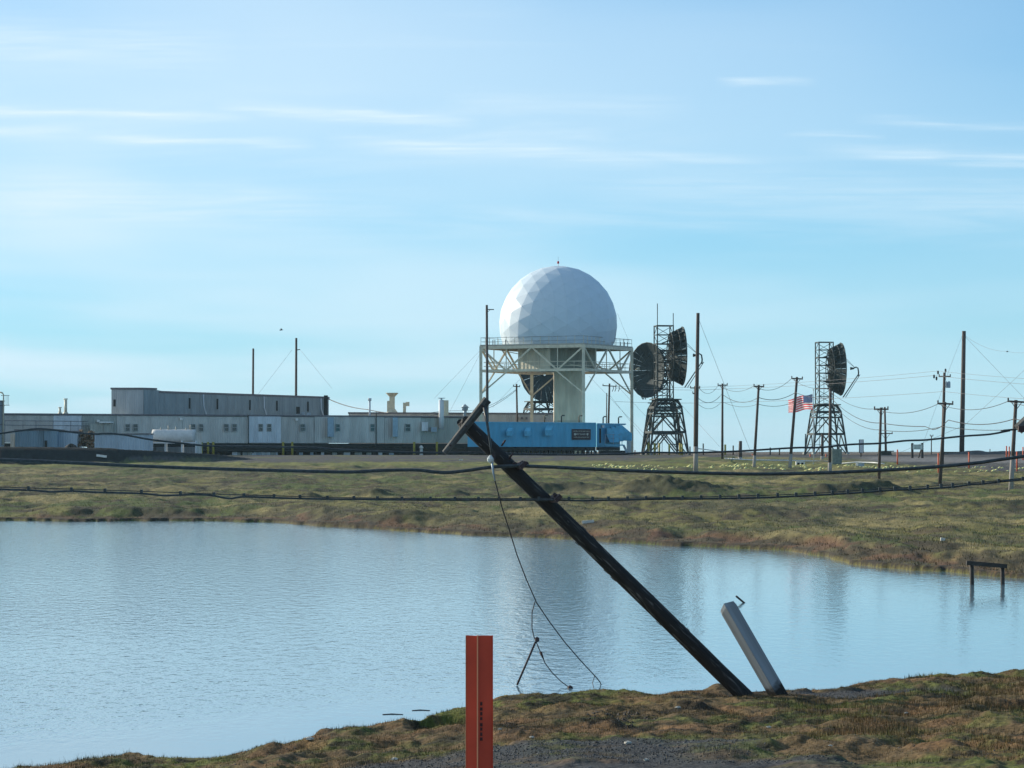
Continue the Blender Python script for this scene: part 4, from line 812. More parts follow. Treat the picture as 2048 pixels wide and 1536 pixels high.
    MB().beam(bot + ax * .42, elb - upv * .9 * k + ax * .3, .09).build('feed_boom', M['green'], t_)
    MB().tube([elb - upv * 1.2 * k, elb - upv * .5 * k + ax * .05, elb - ax * .05 + upv * .12, elb - ax * .35 + upv * .3, foc + upv * .12], .11, 8).build('waveguide', M['green'], t_)
    MB().tube([foc + upv * .12 + ax * .2, foc + upv * .12 - ax * .15, foc + upv * .12 - ax * .4], .12, 8, .26).build('feed_horn', M['green'] if not (extra and extra.get('sunlit')) else M['cream'], t_)  # cream paints the sunlight on the horn into its colour
    for s1 in (-1, 1): MB().beam(dp(Rd * .75, math.pi / 2 - s1 * .5), foc + ax * .3 + upv * .3, .045).build('feed_stay', M['green'], t_)
    return t_
dish_tower(1331, 425, 1.0, R(6), 'dark green lattice tower whose nearly edge-on dish faces right beside the radome platform', 651, (608, 627), dz=6.45)
dish_tower(1325, 442, .97, R(-143), 'dark dish tower standing close behind the platform, its round dish turned to the left', 700, (), extra=dict(sunlit=True), rz=R(-12), mast=True, dz=5.2)
dish_tower(1652, 474, 1.0, R(6), 'dark green lattice dish tower standing alone on the right behind the flag', 684, (), dz=5.9)
dish_tower(1082, 452, 1.02, R(-72), 'dark dish tower seen under the platform behind the shaft', 745, (), rz=R(20), mast=False)
# ================================================================== POLES
def pole(name, label, cat, px, pyb, pxt, pyt, D, r, arms=(), m='pole', grp=None, pale=None):
    B0 = at(px, pyb, D); g = gz(B0.x, D); T = at(pxt, pyt, D)
    t_ = thing(name, label, cat, (B0.x, D, g), grp); Bs = Vector((B0.x, D, g - .4))
    MB().tube([Bs, Bs.lerp(T, .5), T], r, 9, r * .75).build('shaft', M[m], t_)
    if pale:
        P1 = at(px, pale, D); k = (P1.z - Bs.z) / (T.z - Bs.z); MB().tube([Bs, Bs.lerp(T, k)], r + .012, 9, r + .006).build('bleached_foot', M['pale_pole'], t_)
    for (ya, hw, tilt, br) in arms:
        c = at(px + (pxt - px) * (pyb - ya) / (pyb - pyt), ya, D); w_ = hw / F * D; yo = -r - .07
        MB().beam((c.x - w_, c.y + yo, c.z - tilt * w_), (c.x + w_, c.y + yo, c.z + tilt * w_), .11, .13).build('crossarm', M[m], t_)
        if br:
            for s_ in (-1, 1): MB().beam((c.x + s_ * w_ * .62, c.y + yo, c.z + s_ * tilt * w_ * .6), (c.x, c.y + yo, c.z - w_ * .85), .045).build('arm_brace', M[m], t_)
        for s_ in (-.92, .92): MB().lathe((c.x + s_ * w_, c.y + yo, c.z + s_ * tilt * w_ + .06), [(.03, 0), (.06, .05), (.06, .15), (.02, .18)], 6).build('insulator', M['wire'], t_)
    return t_
GP = 'poles of the low wire line right of the towers'
pole('utility_pole', 'tall bare pole with a bleached foot rising just right of the near dish tower', 'pole', 1391, 944, 1396, 626, 272, .21, (), pale=893)
pole('utility_pole', 'short crossarm pole standing close behind the tall bare pole', 'pole', 1389, 915, 1390, 772, 330, .14, ((776, 10, 0, 0), (787, 5, 0, 0)), grp=GP)
pole('utility_pole', 'slim crossarm pole, first right of the tall bare pole', 'pole', 1444.5, 919, 1445, 767, 335, .15, ((770.5, 10, .02, 1),), grp=GP)
pole('utility_pole', 'slightly leaning crossarm pole midway between the tall bare pole and the flag', 'pole', 1507.5, 932, 1517.5, 770, 285, .15, ((773, 10.5, -.03, 1),), grp=GP, pale=911)
pole('utility_pole', 'leaning crossarm pole standing just in front of the flag', 'pole', 1579, 932, 1594, 754, 283, .16, ((757.5, 11.5, -.05, 1),), grp=GP, pale=908)
pole('utility_pole', 'pole directly in front of the right dish tower', 'pole', 1659.5, 946, 1661, 776, 262, .17, (), grp=GP, pale=925)
pole('utility_pole', 'dark crossarm pole right of the green cabinet', 'pole', 1757.5, 958, 1762, 815, 236, .13, ((818.5, 14.5, 0, 1),), grp=GP)
pole('utility_pole', 'leaning crossarm pole between the green sign and the tall mast pole', 'pole', 1879, 968, 1890, 804, 220, .15, ((807.5, 16, -.05, 1),), grp=GP)
pole('utility_pole', 'rightmost crossarm pole with a bleached lower shaft', 'pole', 2021, 982, 2032, 800, 203, .16, ((803.5, 18, -.06, 1),), grp=GP, pale=912)
t_ = pole('power_pole', 'taller power pole with transformer fittings behind the leaning crossarm pole', 'pole', 1884, 925, 1889, 745, 300, .18, ((753, 12, 0, 0),))
for px, py in ((1876, 745), (1868, 753), (1873, 757), (1891, 741)): P = at(px, py, 299.6); MB().lathe(P, [(.04, -.2), (.10, -.1), (.10, .12), (.03, .2)], 7).build('insulator', M['wire'], t_)
for px in (1893, 1896.5, 1899): P = at(px, 769, 299.5); MB().lathe(P, [(.1, -.35), (.1, .2), (.03, .35)], 7).build('transformer', M['duct'], t_)
MB().beam(at(1889, 773, 299.6), at(1900, 770, 299.6), .1).build('bracket', M['pole'], t_)
pole('mast_pole', 'tallest brown mast pole near the right edge, without crossarm', 'pole', 1923.5, 906, 1928, 662, 372, .33)
pole('utility_pole', 'thin double-arm pole rising behind the dark crossarm pole', 'pole', 1772, 905, 1769.5, 814, 385, .17, ((818, 6, 0, 0), (867, 14, 0, 1)))
pole('utility_pole', 'thin brown antenna pole above the left part of the upper hall roof', 'pole', 505, 905, 506.5, 697, 440, .2)
t_ = pole('utility_pole', 'black antenna pole with a small bracket above the upper hall roof', 'pole', 591.5, 905, 592.5, 676, 436, .22)
MB().beam(at(592.5, 700, 435.6), at(600, 699, 435.6), .12).build('bracket', M['dark'], t_)
t_ = pole('mast_pole', 'brown antenna pole with a top bracket in front of the left platform leg', 'pole', 975, 905, 973.5, 610, 386, .21)
MB().beam(at(974, 619, 385.6), at(988, 619, 385.6), .12).build('bracket', M['pole'], t_); MB().beam(at(974, 625, 385.6), at(981, 619, 385.6), .06).build('bracket', M['pole'], t_)
pole('utility_pole', 'small crossarm pole seen between the platform leg and the shaft', 'pole', 1036, 905, 1033, 768, 402, .16, ((773, 7, -.06, 0),))
t_ = pole('utility_pole', 'crossarm pole with hanging fittings between the shaft and the right platform leg', 'pole', 1215, 905, 1219, 767, 408, .17, ((772, 14, -.06, 0),))
for px in (1226, 1231, 1238): MB().tube([at(px, 772, 407), at(px + 1, 777, 407), at(px - 1.5, 783, 407)], .05, 5).build('jumper', M['wire'], t_)
pole('utility_pole', 'thin pipe-like pole beside the crossarm pole right of the shaft', 'pole', 1212, 905, 1213.5, 786, 406, .09)
pole('utility_pole', 'tiny far pole with a cap between the green sign and the leaning pole', 'pole', 1862.5, 906, 1863, 871, 470, .10, ((872, 3, 0, 0),), grp='tiny far poles')
pole('utility_pole', 'tiny far stick pole right of the tall mast pole', 'pole', 1979.5, 905, 1980, 898, 470, .09, grp='tiny far poles')
pole('utility_pole', 'short grey post under the right dish tower', 'pole', 1644, 925, 1644.5, 868, 330, .16, pale=912)
pole('utility_pole', 'thin brown post left of the right dish tower legs', 'pole', 1610, 912, 1611, 868, 380, .09)
pole('bollard', 'thick dark stub post between the first and second crossarm poles', 'post', 1480, 919, 1481, 882, 330, .24, pale=914)
# stakes
k = 0
for px, y0, y1, D, mm, lab in ((1297, 885, 909, 400, 'yellow', 'yellow post at the left leg of the near dish tower'), (1309, 886, 910, 396, 'yellow', 'second yellow post under the near dish tower'), (1318.5, 886, 910, 400, 'yellow', 'third yellow post under the near dish tower'), (1338.5, 888, 911, 396, 'yellow', 'yellow post in the middle of the right half of the near dish tower'),
                               (1360, 886, 908, 400, 'yellow', 'yellow post beside the right leg of the near dish tower'), (1364, 888, 909, 398, 'yellow', 'yellow post hard against the right leg of the near dish tower'), (1380, 893, 909, 396, 'rust', 'brown post left of the tall bare pole foot'), (1406.5, 887, 909, 392, 'rust', 'brown post right of the tall bare pole foot'),
                               (1450.5, 889, 911, 386, 'yellow', 'yellow post right of the first crossarm pole'), (1466.5, 891, 913, 384, 'rust', 'brown post left of the thick stub post'), (1540.5, 895, 912, 384, 'pile', 'dark post between two leaning crossarm poles'), (1559, 899, 912, 386, 'rust', 'thin rusty stake in front of the flag pole line')):
    P = at(px, y1, D); g = gz(P.x, D); MB().tube([(P.x, D, g - .3), (P.x, D, zat(y0, D))], .13 if mm == 'yellow' else .09, 8).build('marker_post', M[mm], label=lab, cat='post', group='posts around the dish towers')
for px, y0, y1, D, lab in ((1795, 899, 920, 300, 'orange stake beside the green-white sign, left of it'), (1877, 906, 932, 262, 'orange stake just left of the leaning crossarm pole'), (1938, 904, 925, 285, 'orange stake right of the tall mast pole'), (2013, 892, 914, 330, 'orange stake left of the rightmost crossarm pole'),
                           (2018.5, 893, 914, 335, 'thinner orange stake hard against the rightmost crossarm pole'), (2034, 903, 926, 276, 'orange stake right of the rightmost crossarm pole'), (2046, 894, 914, 330, 'orange stake at the right edge'), (1505, 908, 915, 370, 'small orange marker behind the second crossarm pole'), (1620.5, 908, 918, 350, 'small orange stake under the left legs of the right dish tower'), (1652, 908, 919, 350, 'small orange stake left of the green cabinet'), (1270, 900, 912, 392, 'thin red stake right of the blue end block')):
    P = at(px, y1, D); g = gz(P.x, D); MB().tube([(P.x, D, g - .2), (P.x, D, zat(y0, D))], .075, 6).build('orange_stake', M['orange'], label=lab, cat='stake', group='orange stakes along the road')
for px, lab in ((408, 'yellow bollard next to the white fuel tank, left one of three'), (421, 'yellow bollard, middle one of the three by the fuel tank'), (431.5, 'yellow bollard, right one of the three by the fuel tank'), (570, 'yellow bollard below the pale module, left of a pair'), (588, 'yellow bollard below the pale module, right of a pair'), (830, 'yellow bollard left of the white hydrant'), (875, 'yellow bollard right of the white hydrant')):
    P = tl(px) + Vector((0, -3, 0)); g = gz(P.x, P.y); b_ = MB(); b_.tube([(P.x, P.y, g - .2), (P.x, P.y, zat(884.5, P.y)), (P.x, P.y, zat(883.8, P.y))], .15, 8); b_.build('bollard', M['yellow'], label=lab, cat='bollard', group='yellow bollards in front of the modules')
for px in list(range(470, 560, 9)) + list(range(600, 800, 23)):
    P = tl(px + random.uniform(-2, 2)) + Vector((0, .1, 0)); w_ = random.uniform(.2, .55); MB().box(P.x - w_, P.x + w_, P.y - .1, P.y + .15, gz(P.x, P.y), gz(P.x, P.y) + random.uniform(.3, .7)).build('vent_grille', random.choice([M['duct'], M['mod_b'], M['mod_d']]), train)
P = tl(844) + Vector((0, -3, 0)); g = gz(P.x, P.y); MB().lathe((P.x, P.y, g - .1), [(.25, 0), (.25, .2), (.2, .25), (.2, 1.0), (.32, 1.05), (.2, 1.3), (.04, 1.4)], 10).build('hydrant', M['tank'], label='white hydrant between two yellow bollards under the dark module', cat='hydrant')
# low fence rail along posts, white pipe
b_ = MB(); b_.tube([at(1395, 897, 300), at(1412, 899, 330), at(1440, 903, 350)], .06, 6); b_.build('guy_rail', M['mod_b'], label='short pale rail right of the tall bare pole foot', cat='rail')
b_ = MB(); b_.tube([at(1449, 917, 318), at(1500, 920, 318), at(1580, 921, 318), at(1660, 923, 318)], .07, 6); b_.build('surface_pipe', M['mod_b'], label='thin grey surface pipe along the slope in front of the poles', cat='pipe')
wp = thing('white_pipe', 'white pipe rail on short supports right of the green cabinet', 'pipe', at(1730, 930, 290))
MB().tube([at(1684, 927, 292), at(1712, 924.5, 292), at(1750, 925.5, 290), at(1768, 927.5, 288)], .07, 7).build('pipe', M['white'], wp)
MB().beam(at(1713.5, 925, 291), at(1713.5, 934, 291), .16).build('support', M['white'], wp); P = at(1722, 930, 291); MB().cbox(P, .6, .5, .35).build('valve_box', M['duct'], wp)
P = at(1600.5, 925, 300); w_ = thing('white_box', 'small white two-bay box on the slope right of the flag pole line', 'utility box', (P.x, 300, gz(P.x, 300)))
x0, x1 = xat(1592, 300), xat(1609.5, 300); z0, z1 = gz(P.x, 300) - .15, zat(924, 300)
z1 = max(z1, z0 + .55); MB().box(x0, x1, 300, 300.5, z1 - .12, z1).build('lid', M['white'], w_)
for a_ in (x0, (x0 + x1) / 2 - .06, x1 - .12): MB().box(a_, a_ + .12, 300, 300.5, z0, z1 - .121).build('side', M['white'], w_)
MB().box(x0 + .12, x1 - .12, 300.3, 300.45, z0, z1 - .13).build('dark_bay', M['dark'], w_)
P = at(1674, 930, 300); g = gz(P.x, 300); cb = thing('cabinet', 'grey-green steel cabinet in front of the right dish tower', 'cabinet', (P.x, 300, g)); x0, x1 = xat(1664, 300), xat(1684, 300); xm = (x0 + x1) / 2
MB().box(x0, x1, 300, 301, g - .1, zat(898, 300)).build('body', M['cab'], cb); MB().box(x0 + .05, xm - .01, 299.96, 299.998, g + .1, zat(899, 300)).build('door', M['cab'], cb); MB().box(xm + .01, x1 - .05, 299.96, 299.998, g + .1, zat(899, 300)).build('door', M['cab'], cb)
# signs on the right
P = at(1722, 905, 350); g = gz(P.x, 350); sb = thing('road_sign', 'tall narrow pale sign board on a single post by the road', 'sign', (P.x, 350, g))
x0, x1 = xat(1718, 350), xat(1727.5, 350); MB().box(x0, x1, 350, 350.06, zat(906, 350), zat(879, 350)).build('board', M['dark'], sb); MB().box(x0 + .08, x1 - .08, 349.96, 349.995, zat(905, 350), zat(880, 350)).build('sign_face', M['mod_b'], sb); MB().beam((P.x, 350.15, g - .3), (P.x, 350.15, zat(890, 350)), .15).build('post', M['pile'], sb)
D = 340; P = at(1835, 905, D); g = gz(P.x, D); sb = thing('info_sign', 'pale green sign board on two wooden posts beside the gravel road', 'sign', (P.x, D, g))
x0, x1 = xat(1823, D), xat(1848, D); zt, zb = zat(887.5, D), zat(899, D)
MB().box(x0 + .15, x1 - .15, D, D + .06, zb, zt - .08).build('board', M['signgreen'], sb)
for px in (1825, 1845): x = xat(px, D); MB().box(x - .13, x + .13, D + .08, D + .3, g - .2, zt + .08).build('post', M['pile'], sb)
MB().beam((xat(1844, D), D + .4, zb + .2), (xat(1838, D), D + .4, g), .12).build('prop', M['pile'], sb)
for j, (w_, dz) in enumerate(((.48, .13), (.3, .30), (.4, .45))):
    for q in range(9):
        xx = P.x - w_ + q * w_ * 2 / 9; MB().box(xx, xx + w_ * .14, D - .012, D - .002, zt - .08 - dz - .045, zt - .08 - dz).build('letter_mark', M['dkgreen'], sb)
# dark huts
for px0, px1, y0, D, lab in ((1761, 1786, 901.5, 372, 'low dark hut behind the dark crossarm pole'), (1884, 1919, 903.5, 376, 'low dark flat-topped hut left of the tall mast pole')):
    x0, x1 = xat(px0, D), xat(px1, D); g = gz((x0 + x1) / 2, D); t_ = thing('hut', lab, 'hut', ((x0 + x1) / 2, D, g)); zt = zat(y0, D)
    MB().hexa([(x0 - .2, D, g - .2), (x1 - .1, D, g - .2), (x1 - .1, D + 3, g - .2), (x0 - .2, D + 3, g - .2)], [(x0 + .2, D + .2, zt - .12), (x1 - .2, D + .2, zt - .12), (x1 - .2, D + 3, zt - .12), (x0 + .2, D + 3, zt - .12)]).build('wall', M['bunker'], t_)
    MB().box(x0 + .1, x1 + .15, D, D + 3.2, zt - .115, zt).build('roof', M['pile'], t_)
# ------------------------------------------------------------------ flag
D = 296; P = at(1627, 930, D); fp = thing('flagpole', 'thin pale flag pole left of the right dish tower', 'flag pole', (P.x, D, gz(P.x, D)))
MB().tube([(P.x, D, gz(P.x, D) - .2), (P.x, D, zat(781, D))], .05, 8, .035).build('shaft', M['mod_b'], fp); MB().lathe((P.x, D, zat(781, D)), [(.03, 0), (.08, .07), (.03, .15)], 8).build('finial', M['cream'], fp)
fl_ = MB(); nx, nz = 26, 13; HT = (zat(787.5, D) - zat(818, D)); Wd = xat(1626, D) - xat(1577, D)
def fpt(i, j, o=0):
    t = i / nx; s = j / nz; x = P.x - .08 - Wd * t; droop = .62 * t ** 1.15; shrink = 1 - .12 * t
    z = zat(787.5, D) - droop - s * HT * shrink - .06 * math.sin(t * 9 + s * 2) ; y = D + .28 * math.sin(t * 10 + s * 1.2) * (.3 + t) + .05 * math.sin(t * 23 + s * 4)
    return Vector((x, y + o, z))
vs = [fpt(i, j) for j in range(nz + 1) for i in range(nx + 1)]; fs = []; mi = []
fl_.v = [tuple(v) for v in vs]
for j in range(nz):
    for i in range(nx):
        k = j * (nx + 1) + i; fl_.f.append((k, k + 1, k + nx + 2, k + nx + 1)); fl_.mi.append(2 if (i < 10 and j < 7) else (0 if j % 2 == 0 else 1))
flag = fl_.build('flag', [M['fred'], M['fwhite'], M['fblue']], label='red, white and blue striped flag with stars streaming left from its pole', cat='flag', org=(P.x, D, zat(818, D)))
b_ = MB()
for r_ in range(9):
    for c_ in range(6 - r_ % 2):
        i = .6 + (c_ + (.5 if r_ % 2 else 0)) * 1.66; j = .7 + r_ * .68; q = fpt(i, j, -.02); w_ = .055
        b_.add([q + Vector((0, 0, w_)), q + Vector((-w_, 0, 0)), q + Vector((0, 0, -w_)), q + Vector((w_, 0, 0))], [(0, 1, 2, 3)])
b_.build('stars', M['fwhite'], flag, kind='stuff')
# ------------------------------------------------------------------ wires
def wire(pts, r, m='thinwire', seg=10):
    P = []
    for (a, b2) in zip(pts[:-1], pts[1:]):
        sag = b2[3] if len(b2) > 3 else 0
        for i in range(seg):
            t = i / seg; P.append(at(a[0] + (b2[0] - a[0]) * t, a[1] + (b2[1] - a[1]) * t + sag * 4 * t * (1 - t), a[2] + (b2[2] - a[2]) * t))
    P.append(at(*pts[-1][:3])); return MB().tube(P, r, 4)
def W(name, label, cat, pts, r, m='wire', grp=None, seg=10): return wire(pts, r, m, seg).build(name, M[m], label=label, cat=cat, group=grp)
GW = 'wires of the low pole line'
W('overhead_wire', 'thin wire strung along the crossarm tips of the low pole line', 'wire', [(1398, 776, 330), (1437, 770, 335, 14), (1507, 772, 285, 12), (1583, 757, 283, 15), (1652, 776, 262, 8), (1748, 818, 236, 12), (1876, 808, 220, 13), (2015, 803, 203, 14), (2300, 800, 170, 20)], .022, 'wire', GW)
W('overhead_wire', 'thicker middle cable of the low pole line, jogging up at the leaning pole', 'wire', [(1396, 796, 330), (1444, 788, 335, 13), (1517, 795, 285, 13), (1591, 785, 283, 9), (1661, 795, 262, 5), (1762, 846, 236, 14), (1850, 853, 224, 2), (1865, 859, 222), (1885, 851, 220, 2), (1897, 840, 218), (2028, 838, 203, 10), (2300, 850, 170, 10)], .03, 'wire', GW)
W('overhead_wire', 'lowest wire of the low pole line', 'wire', [(1396, 808, 330), (1444, 803, 335, 12), (1516, 808, 285, 8), (1590, 803, 283, 7), (1661, 805, 262, 4), (1761, 860, 236, 14), (1885, 853, 220, 6), (2027, 859, 203, 4), (2300, 860, 170, 8)], .022, 'wire', GW)
GQ = 'far power line wires'
W('power_line', 'uppermost faint power line wire crossing behind the right dish tower', 'wire', [(1220, 772, 400), (1390, 775, 390, 1), (1876, 742, 300, 4), (2300, 765, 260, 6)], .018, 'thinwire', GQ)
W('power_line', 'second faint power line wire just below the uppermost one', 'wire', [(1230, 776, 400), (1390, 780, 390, 1), (1868, 751, 300, 4), (2300, 778, 260, 6)], .022, 'thinwire', GQ)
W('power_line', 'lower faint power line wire beneath the transformer', 'wire', [(1230, 803, 400), (1390, 806, 390, 1), (1887, 783, 300, 4), (2300, 806, 260, 6)], .022, 'thinwire', GQ)
GG = 'guy wires'
for pts, lab in (([(961, 700, 397), (868, 797, 400)], 'guy wire from the left platform corner down to the module roof, outer one'), ([(963, 702, 397), (898, 826, 400)], 'guy wire from the left platform corner down to the module roof, steeper one'),
                 ([(1056, 742, 395), (985, 815, 395)], 'guy wire from the platform underside to the left'), ([(1235, 627, 401), (1259, 686, 402)], 'stay wire from the radome side to the right end of the deck'),
                 ([(1178, 752, 395), (1300, 880, 400)], 'guy wire slanting down right of the shaft'), ([(1216, 752, 395), (1360, 905, 400)], 'second guy wire slanting down right of the shaft'),
                 ([(1364, 811, 425), (1439, 893, 400)], 'guy wire from the near dish tower down to the right'), ([(1398, 640, 272), (1500, 900, 300)], 'long faint guy wire from the top of the tall bare pole'),
                 ([(1924, 672, 372), (1900, 735, 372), (1840, 905, 372)], 'guy wire from the tall mast pole down to the left'), ([(1931, 674, 372), (2090, 840, 360)], 'guy wire from the tall mast pole down to the right'), ([(1931, 672, 372), (2015, 703, 360, 8), (2100, 690, 350, 8)], 'slack antenna wire from the tall mast pole top'),
                 ([(2060, 730, 360), (1930, 850, 372), (1800, 905, 380)], 'faint guy wire crossing behind the tall mast pole'), ([(600, 699, 435), (664, 777, 430)], 'guy wire from the black antenna pole down to the roof end'), ([(584, 700, 435), (515, 790, 430)], 'guy wire from the black antenna pole down to the left'), ([(1310, 905, 420), (1219, 790, 408)], 'thin guy wire of the pole right of the shaft')):
    W('guy_wire', lab, 'wire', pts, .016, 'thinwire', GG, 6)
W('power_line', 'black cable sagging from the upper hall roof end to the module roof', 'cable', [(655, 797, 429), (735, 819, 410, 4), (780, 826, 405, 1)], .07, 'wire')
W('power_line', 'cable from the roof vents rising to the small crossarm pole', 'cable', [(840, 829, 404), (935, 822, 402, -3), (1033, 778, 402, 9)], .035, 'wire')
W('power_line', 'lower of the two cables rising to the small crossarm pole', 'cable', [(860, 831, 404), (935, 828, 402, -2), (1033, 780, 402, 9)], .035, 'wire')
# ================================================================== NEAR THINGS
# leaning pole
DL = 38.6
B0 = at(1491, 1387, DL); g = gz(B0.x, DL); B0 = Vector((B0.x, DL, g - .02)); T0 = at(927, 843, DL - .9); ax = (T0 - B0); Lg = ax.length; ax.normalize()
lp = thing('leaning_pole', 'black tarred pole leaning far to the left out of the near bank', 'pole', B0); q = ax.to_track_quat('Z', 'Y')
lp.rotation_mode = 'QUATERNION'; lp.rotation_quaternion = q; OFF[lp.name] = Vector((0, 0, 0))
n_, m_ = 28, 90; V_ = []; F_ = []
for i in range(m_ + 1):
    z = -.5 + (Lg + .5) * i / m_; rb = .110 - .016 * i / m_
    for j in range(n_):
        a = 2 * math.pi * j / n_; k = rb * (1 + .05 * (float(vnoise(np.array([a * 3.2]), np.array([z * 1.3]), 3)[0]) - .5) + .07 * (float(vnoise(np.array([a * 9.]), np.array([z * 2.2]), 4)[0]) - .5))
        zz_ = z
        if i == m_: zz_ += .05 * math.sin(a * 2 + 1)
        V_.append((k * math.cos(a) + .015 * math.sin(z * .9), k * math.sin(a), zz_))
for i in range(m_):
    for j in range(n_): F_.append((i * n_ + j, i * n_ + (j + 1) % n_, (i + 1) * n_ + (j + 1) % n_, (i + 1) * n_ + j))
b_ = MB(); b_.add(V_, F_ + [tuple(m_ * n_ + j for j in range(n_))]); b_.sm = True; b_.build('shaft', M['creo'], lp)
Mi = (Matrix.Translation(B0) @ q.to_matrix().to_4x4()).inverted()
def loc(px, py, D): return Mi @ at(px, py, D)
# crossarm (in front of the pole): octagonal weathered beam
DT = DL - .9
c0, c1 = loc(975, 799, DT - .14), loc(889, 906, DT - .19)
b_ = MB(); b_.tube([c0, c0.lerp(c1, .3), c0.lerp(c1, .7), c1], .060, 8, .040); b_.sm = False; arm = b_.build('crossarm', M['arm'], lp)
for f_ in (.12, .5, .86):
    p = c0.lerp(c1, f_); MB().tube([p - ax * 0 + (Mi.to_3x3() @ Vector((0, -.11, 0))), p + (Mi.to_3x3() @ Vector((0, .12, 0)))], .014, 6).build('bolt', M['knob'], lp)
MB().tube([loc(975, 803, DT - .1), loc(972, 822, DT - .2)], .012, 6).build('shackle', M['knob'], lp)
for px, py in ((1003, 892), (1018, 918)): MB().tube([loc(px, py, DT + .02), loc(px + 8, py - 12, DT)], .012, 6).build('spike', M['knob'], lp)
for px, py in ((1040, 931), (1110, 997)):
    p = loc(px, py, 37.75); MB().cbox(p, .34, .10, .055, R(3)).build('clamp', M['knob'], lp)
for px, py in ((1030, 928), (1046, 926), (1053, 927), (1110, 990)):
    p = loc(px, py, 37.70); MB().lathe(p, [(.018, -.03), (.03, 0), (.018, .03)], 8).build('clamp_bolt', M['knob'], lp)
# small raised slivers of split wood
g_ = np.random.default_rng(5)
for q in range(46):
    zq = Lg * (.22 + .6 * g_.random()) if q > 8 else Lg * (.86 + .1 * g_.random()); a = g_.uniform(0, 2 * math.pi); ll = g_.uniform(.03, .11); rr = .108 - .01 * zq / Lg
    p0 = Vector((rr * math.cos(a), rr * math.sin(a), zq)); p1 = Vector(((rr + .006) * math.cos(a + .03), (rr + .006) * math.sin(a + .03), zq + ll)); MB().beam(p0, p1, .005, g_.uniform(.006, .012)).build('splinter', M['arm'], lp)
# hanging rod + wire + insulator
hg = thing('hanging_guy', 'slack guy wire with an insulator hanging from the tilted crossarm into the pond', 'guy wire', at(983, 912, 37.4))
MB().tube([at(969, 815, 37.45), at(975, 850, 37.4), at(981, 890, 37.4), at(984, 912, 37.4)], .021, 8, .011).build('rod', M['cable'], hg)
MB().lathe(at(981, 918, 37.4), [(.015, -.05), (.04, -.03), (.045, .0), (.03, .03), (.015, .05)], 10).build('insulator', M['ins'], hg); MB().lathe(at(986, 914, 37.42), [(.01, -.05), (.032, -.02), (.032, .03), (.01, .05)], 10).build('fitting', M['knob'], hg)
MB().tube([at(984, 923, 37.4), at(986, 943, 37.4), at(990, 962, 37.4)], .016, 8, .006).build('turnbuckle', M['duct'], hg)
gp = [(984, 923, 37.4), (990, 962, 37.45), (1003, 1012, 37.6), (1018, 1058, 37.9), (1034, 1110, 38.4), (1052, 1157, 39), (1073, 1205, 39.8), (1100, 1245, 40.6), (1130, 1285, 41.5), (1162, 1322, 42.4), (1190, 1352, 43.2), (1200, 1364, 43.6), (1203, 1371, 43.8)]
b_ = MB(); b_.tube([at(*p) for p in gp], .0085, 6); b_.build('strand', M['wire'], hg)
b_ = MB(); b_.tube([at(1189, 1352, 43.2), at(1185, 1366, 43.2), at(1188, 1378, 42.6), at(1187, 1386, 41.7)], .006, 5); b_.build('strand', M['wire'], hg)
# loose rod and wire standing in the water
D = CAMZ * F / (1370 - HOR); lr = thing('broken_rod', 'thin rusty rod with a knob and curled wire standing in shallow water', 'rod', (xat(1034, D), D, 0))
MB().tube([at(1034, 1370, D), at(1071, 1284, D)], .016, 7).build('rod', M['knob'], lr); MB().lathe(at(1074, 1279, D), [(.012, -.04), (.035, -.02), (.035, .02), (.01, .04)], 9).build('knob', M['knob'], lr)
MB().tube([at(1070, 1203, D), at(1064, 1225, D), at(1064, 1256, D), at(1068, 1274, D), at(1075, 1290, D), at(1082, 1307, D), at(1090, 1326, D), at(1104, 1345, D), at(1122, 1363, D), at(1140, 1376, D - .5)], .008, 6).build('wire', M['wire'], lr)
MB().tube([at(1081, 1304, D), at(1087, 1318, D)], .024, 7, .01).build('clamp', M['knob'], lr); MB().lathe(at(1140, 1376, D - .5), [(.01, -.04), (.045, -.01), (.04, .02), (.01, .04)], 9).build('knob', M['knob'], lr)
# cables hung across the view
KP = [(-500, 905), (0, 919.5), (150, 926), (300, 933), (460, 938.5), (600, 942), (700, 944), (760, 941), (830, 940), (870, 944), (895, 945), (935, 941), (985, 934), (1040, 932), (1100, 934), (1200, 939), (1300, 943), (1400, 946), (1500, 948), (1600, 947), (1700, 943.5), (1800, 938.5), (1880, 933), (1960, 925), (2030, 915), (2500, 850)]
def smooth_path(K, D, n_=5):
    xs = np.array([k[0] for k in K], float); ys = np.array([k[1] for k in K], float); out = []
    for i in range(len(K) - 1):
        p0, p1, p2, p3 = [np.array((xs[j], ys[j])) for j in (max(i - 1, 0), i, i + 1, min(i + 2, len(K) - 1))]
        for s in range(n_):
            t = s / n_; q = .5 * ((2 * p1) + (-p0 + p2) * t + (2 * p0 - 5 * p1 + 4 * p2 - p3) * t * t + (-p0 + 3 * p1 - 3 * p2 + p3) * t ** 3); out.append(at(q[0], q[1], D(q[0]) if callable(D) else D))
    out.append(at(xs[-1], ys[-1], D(xs[-1]) if callable(D) else D)); return out
MB().tube(smooth_path(KP, 37.66), .0225, 10).build('thick_cable', M['cable'], label='thick black cable hung across the view, clamped to the leaning pole', cat='cable', org=at(1040, 932, 37.66))
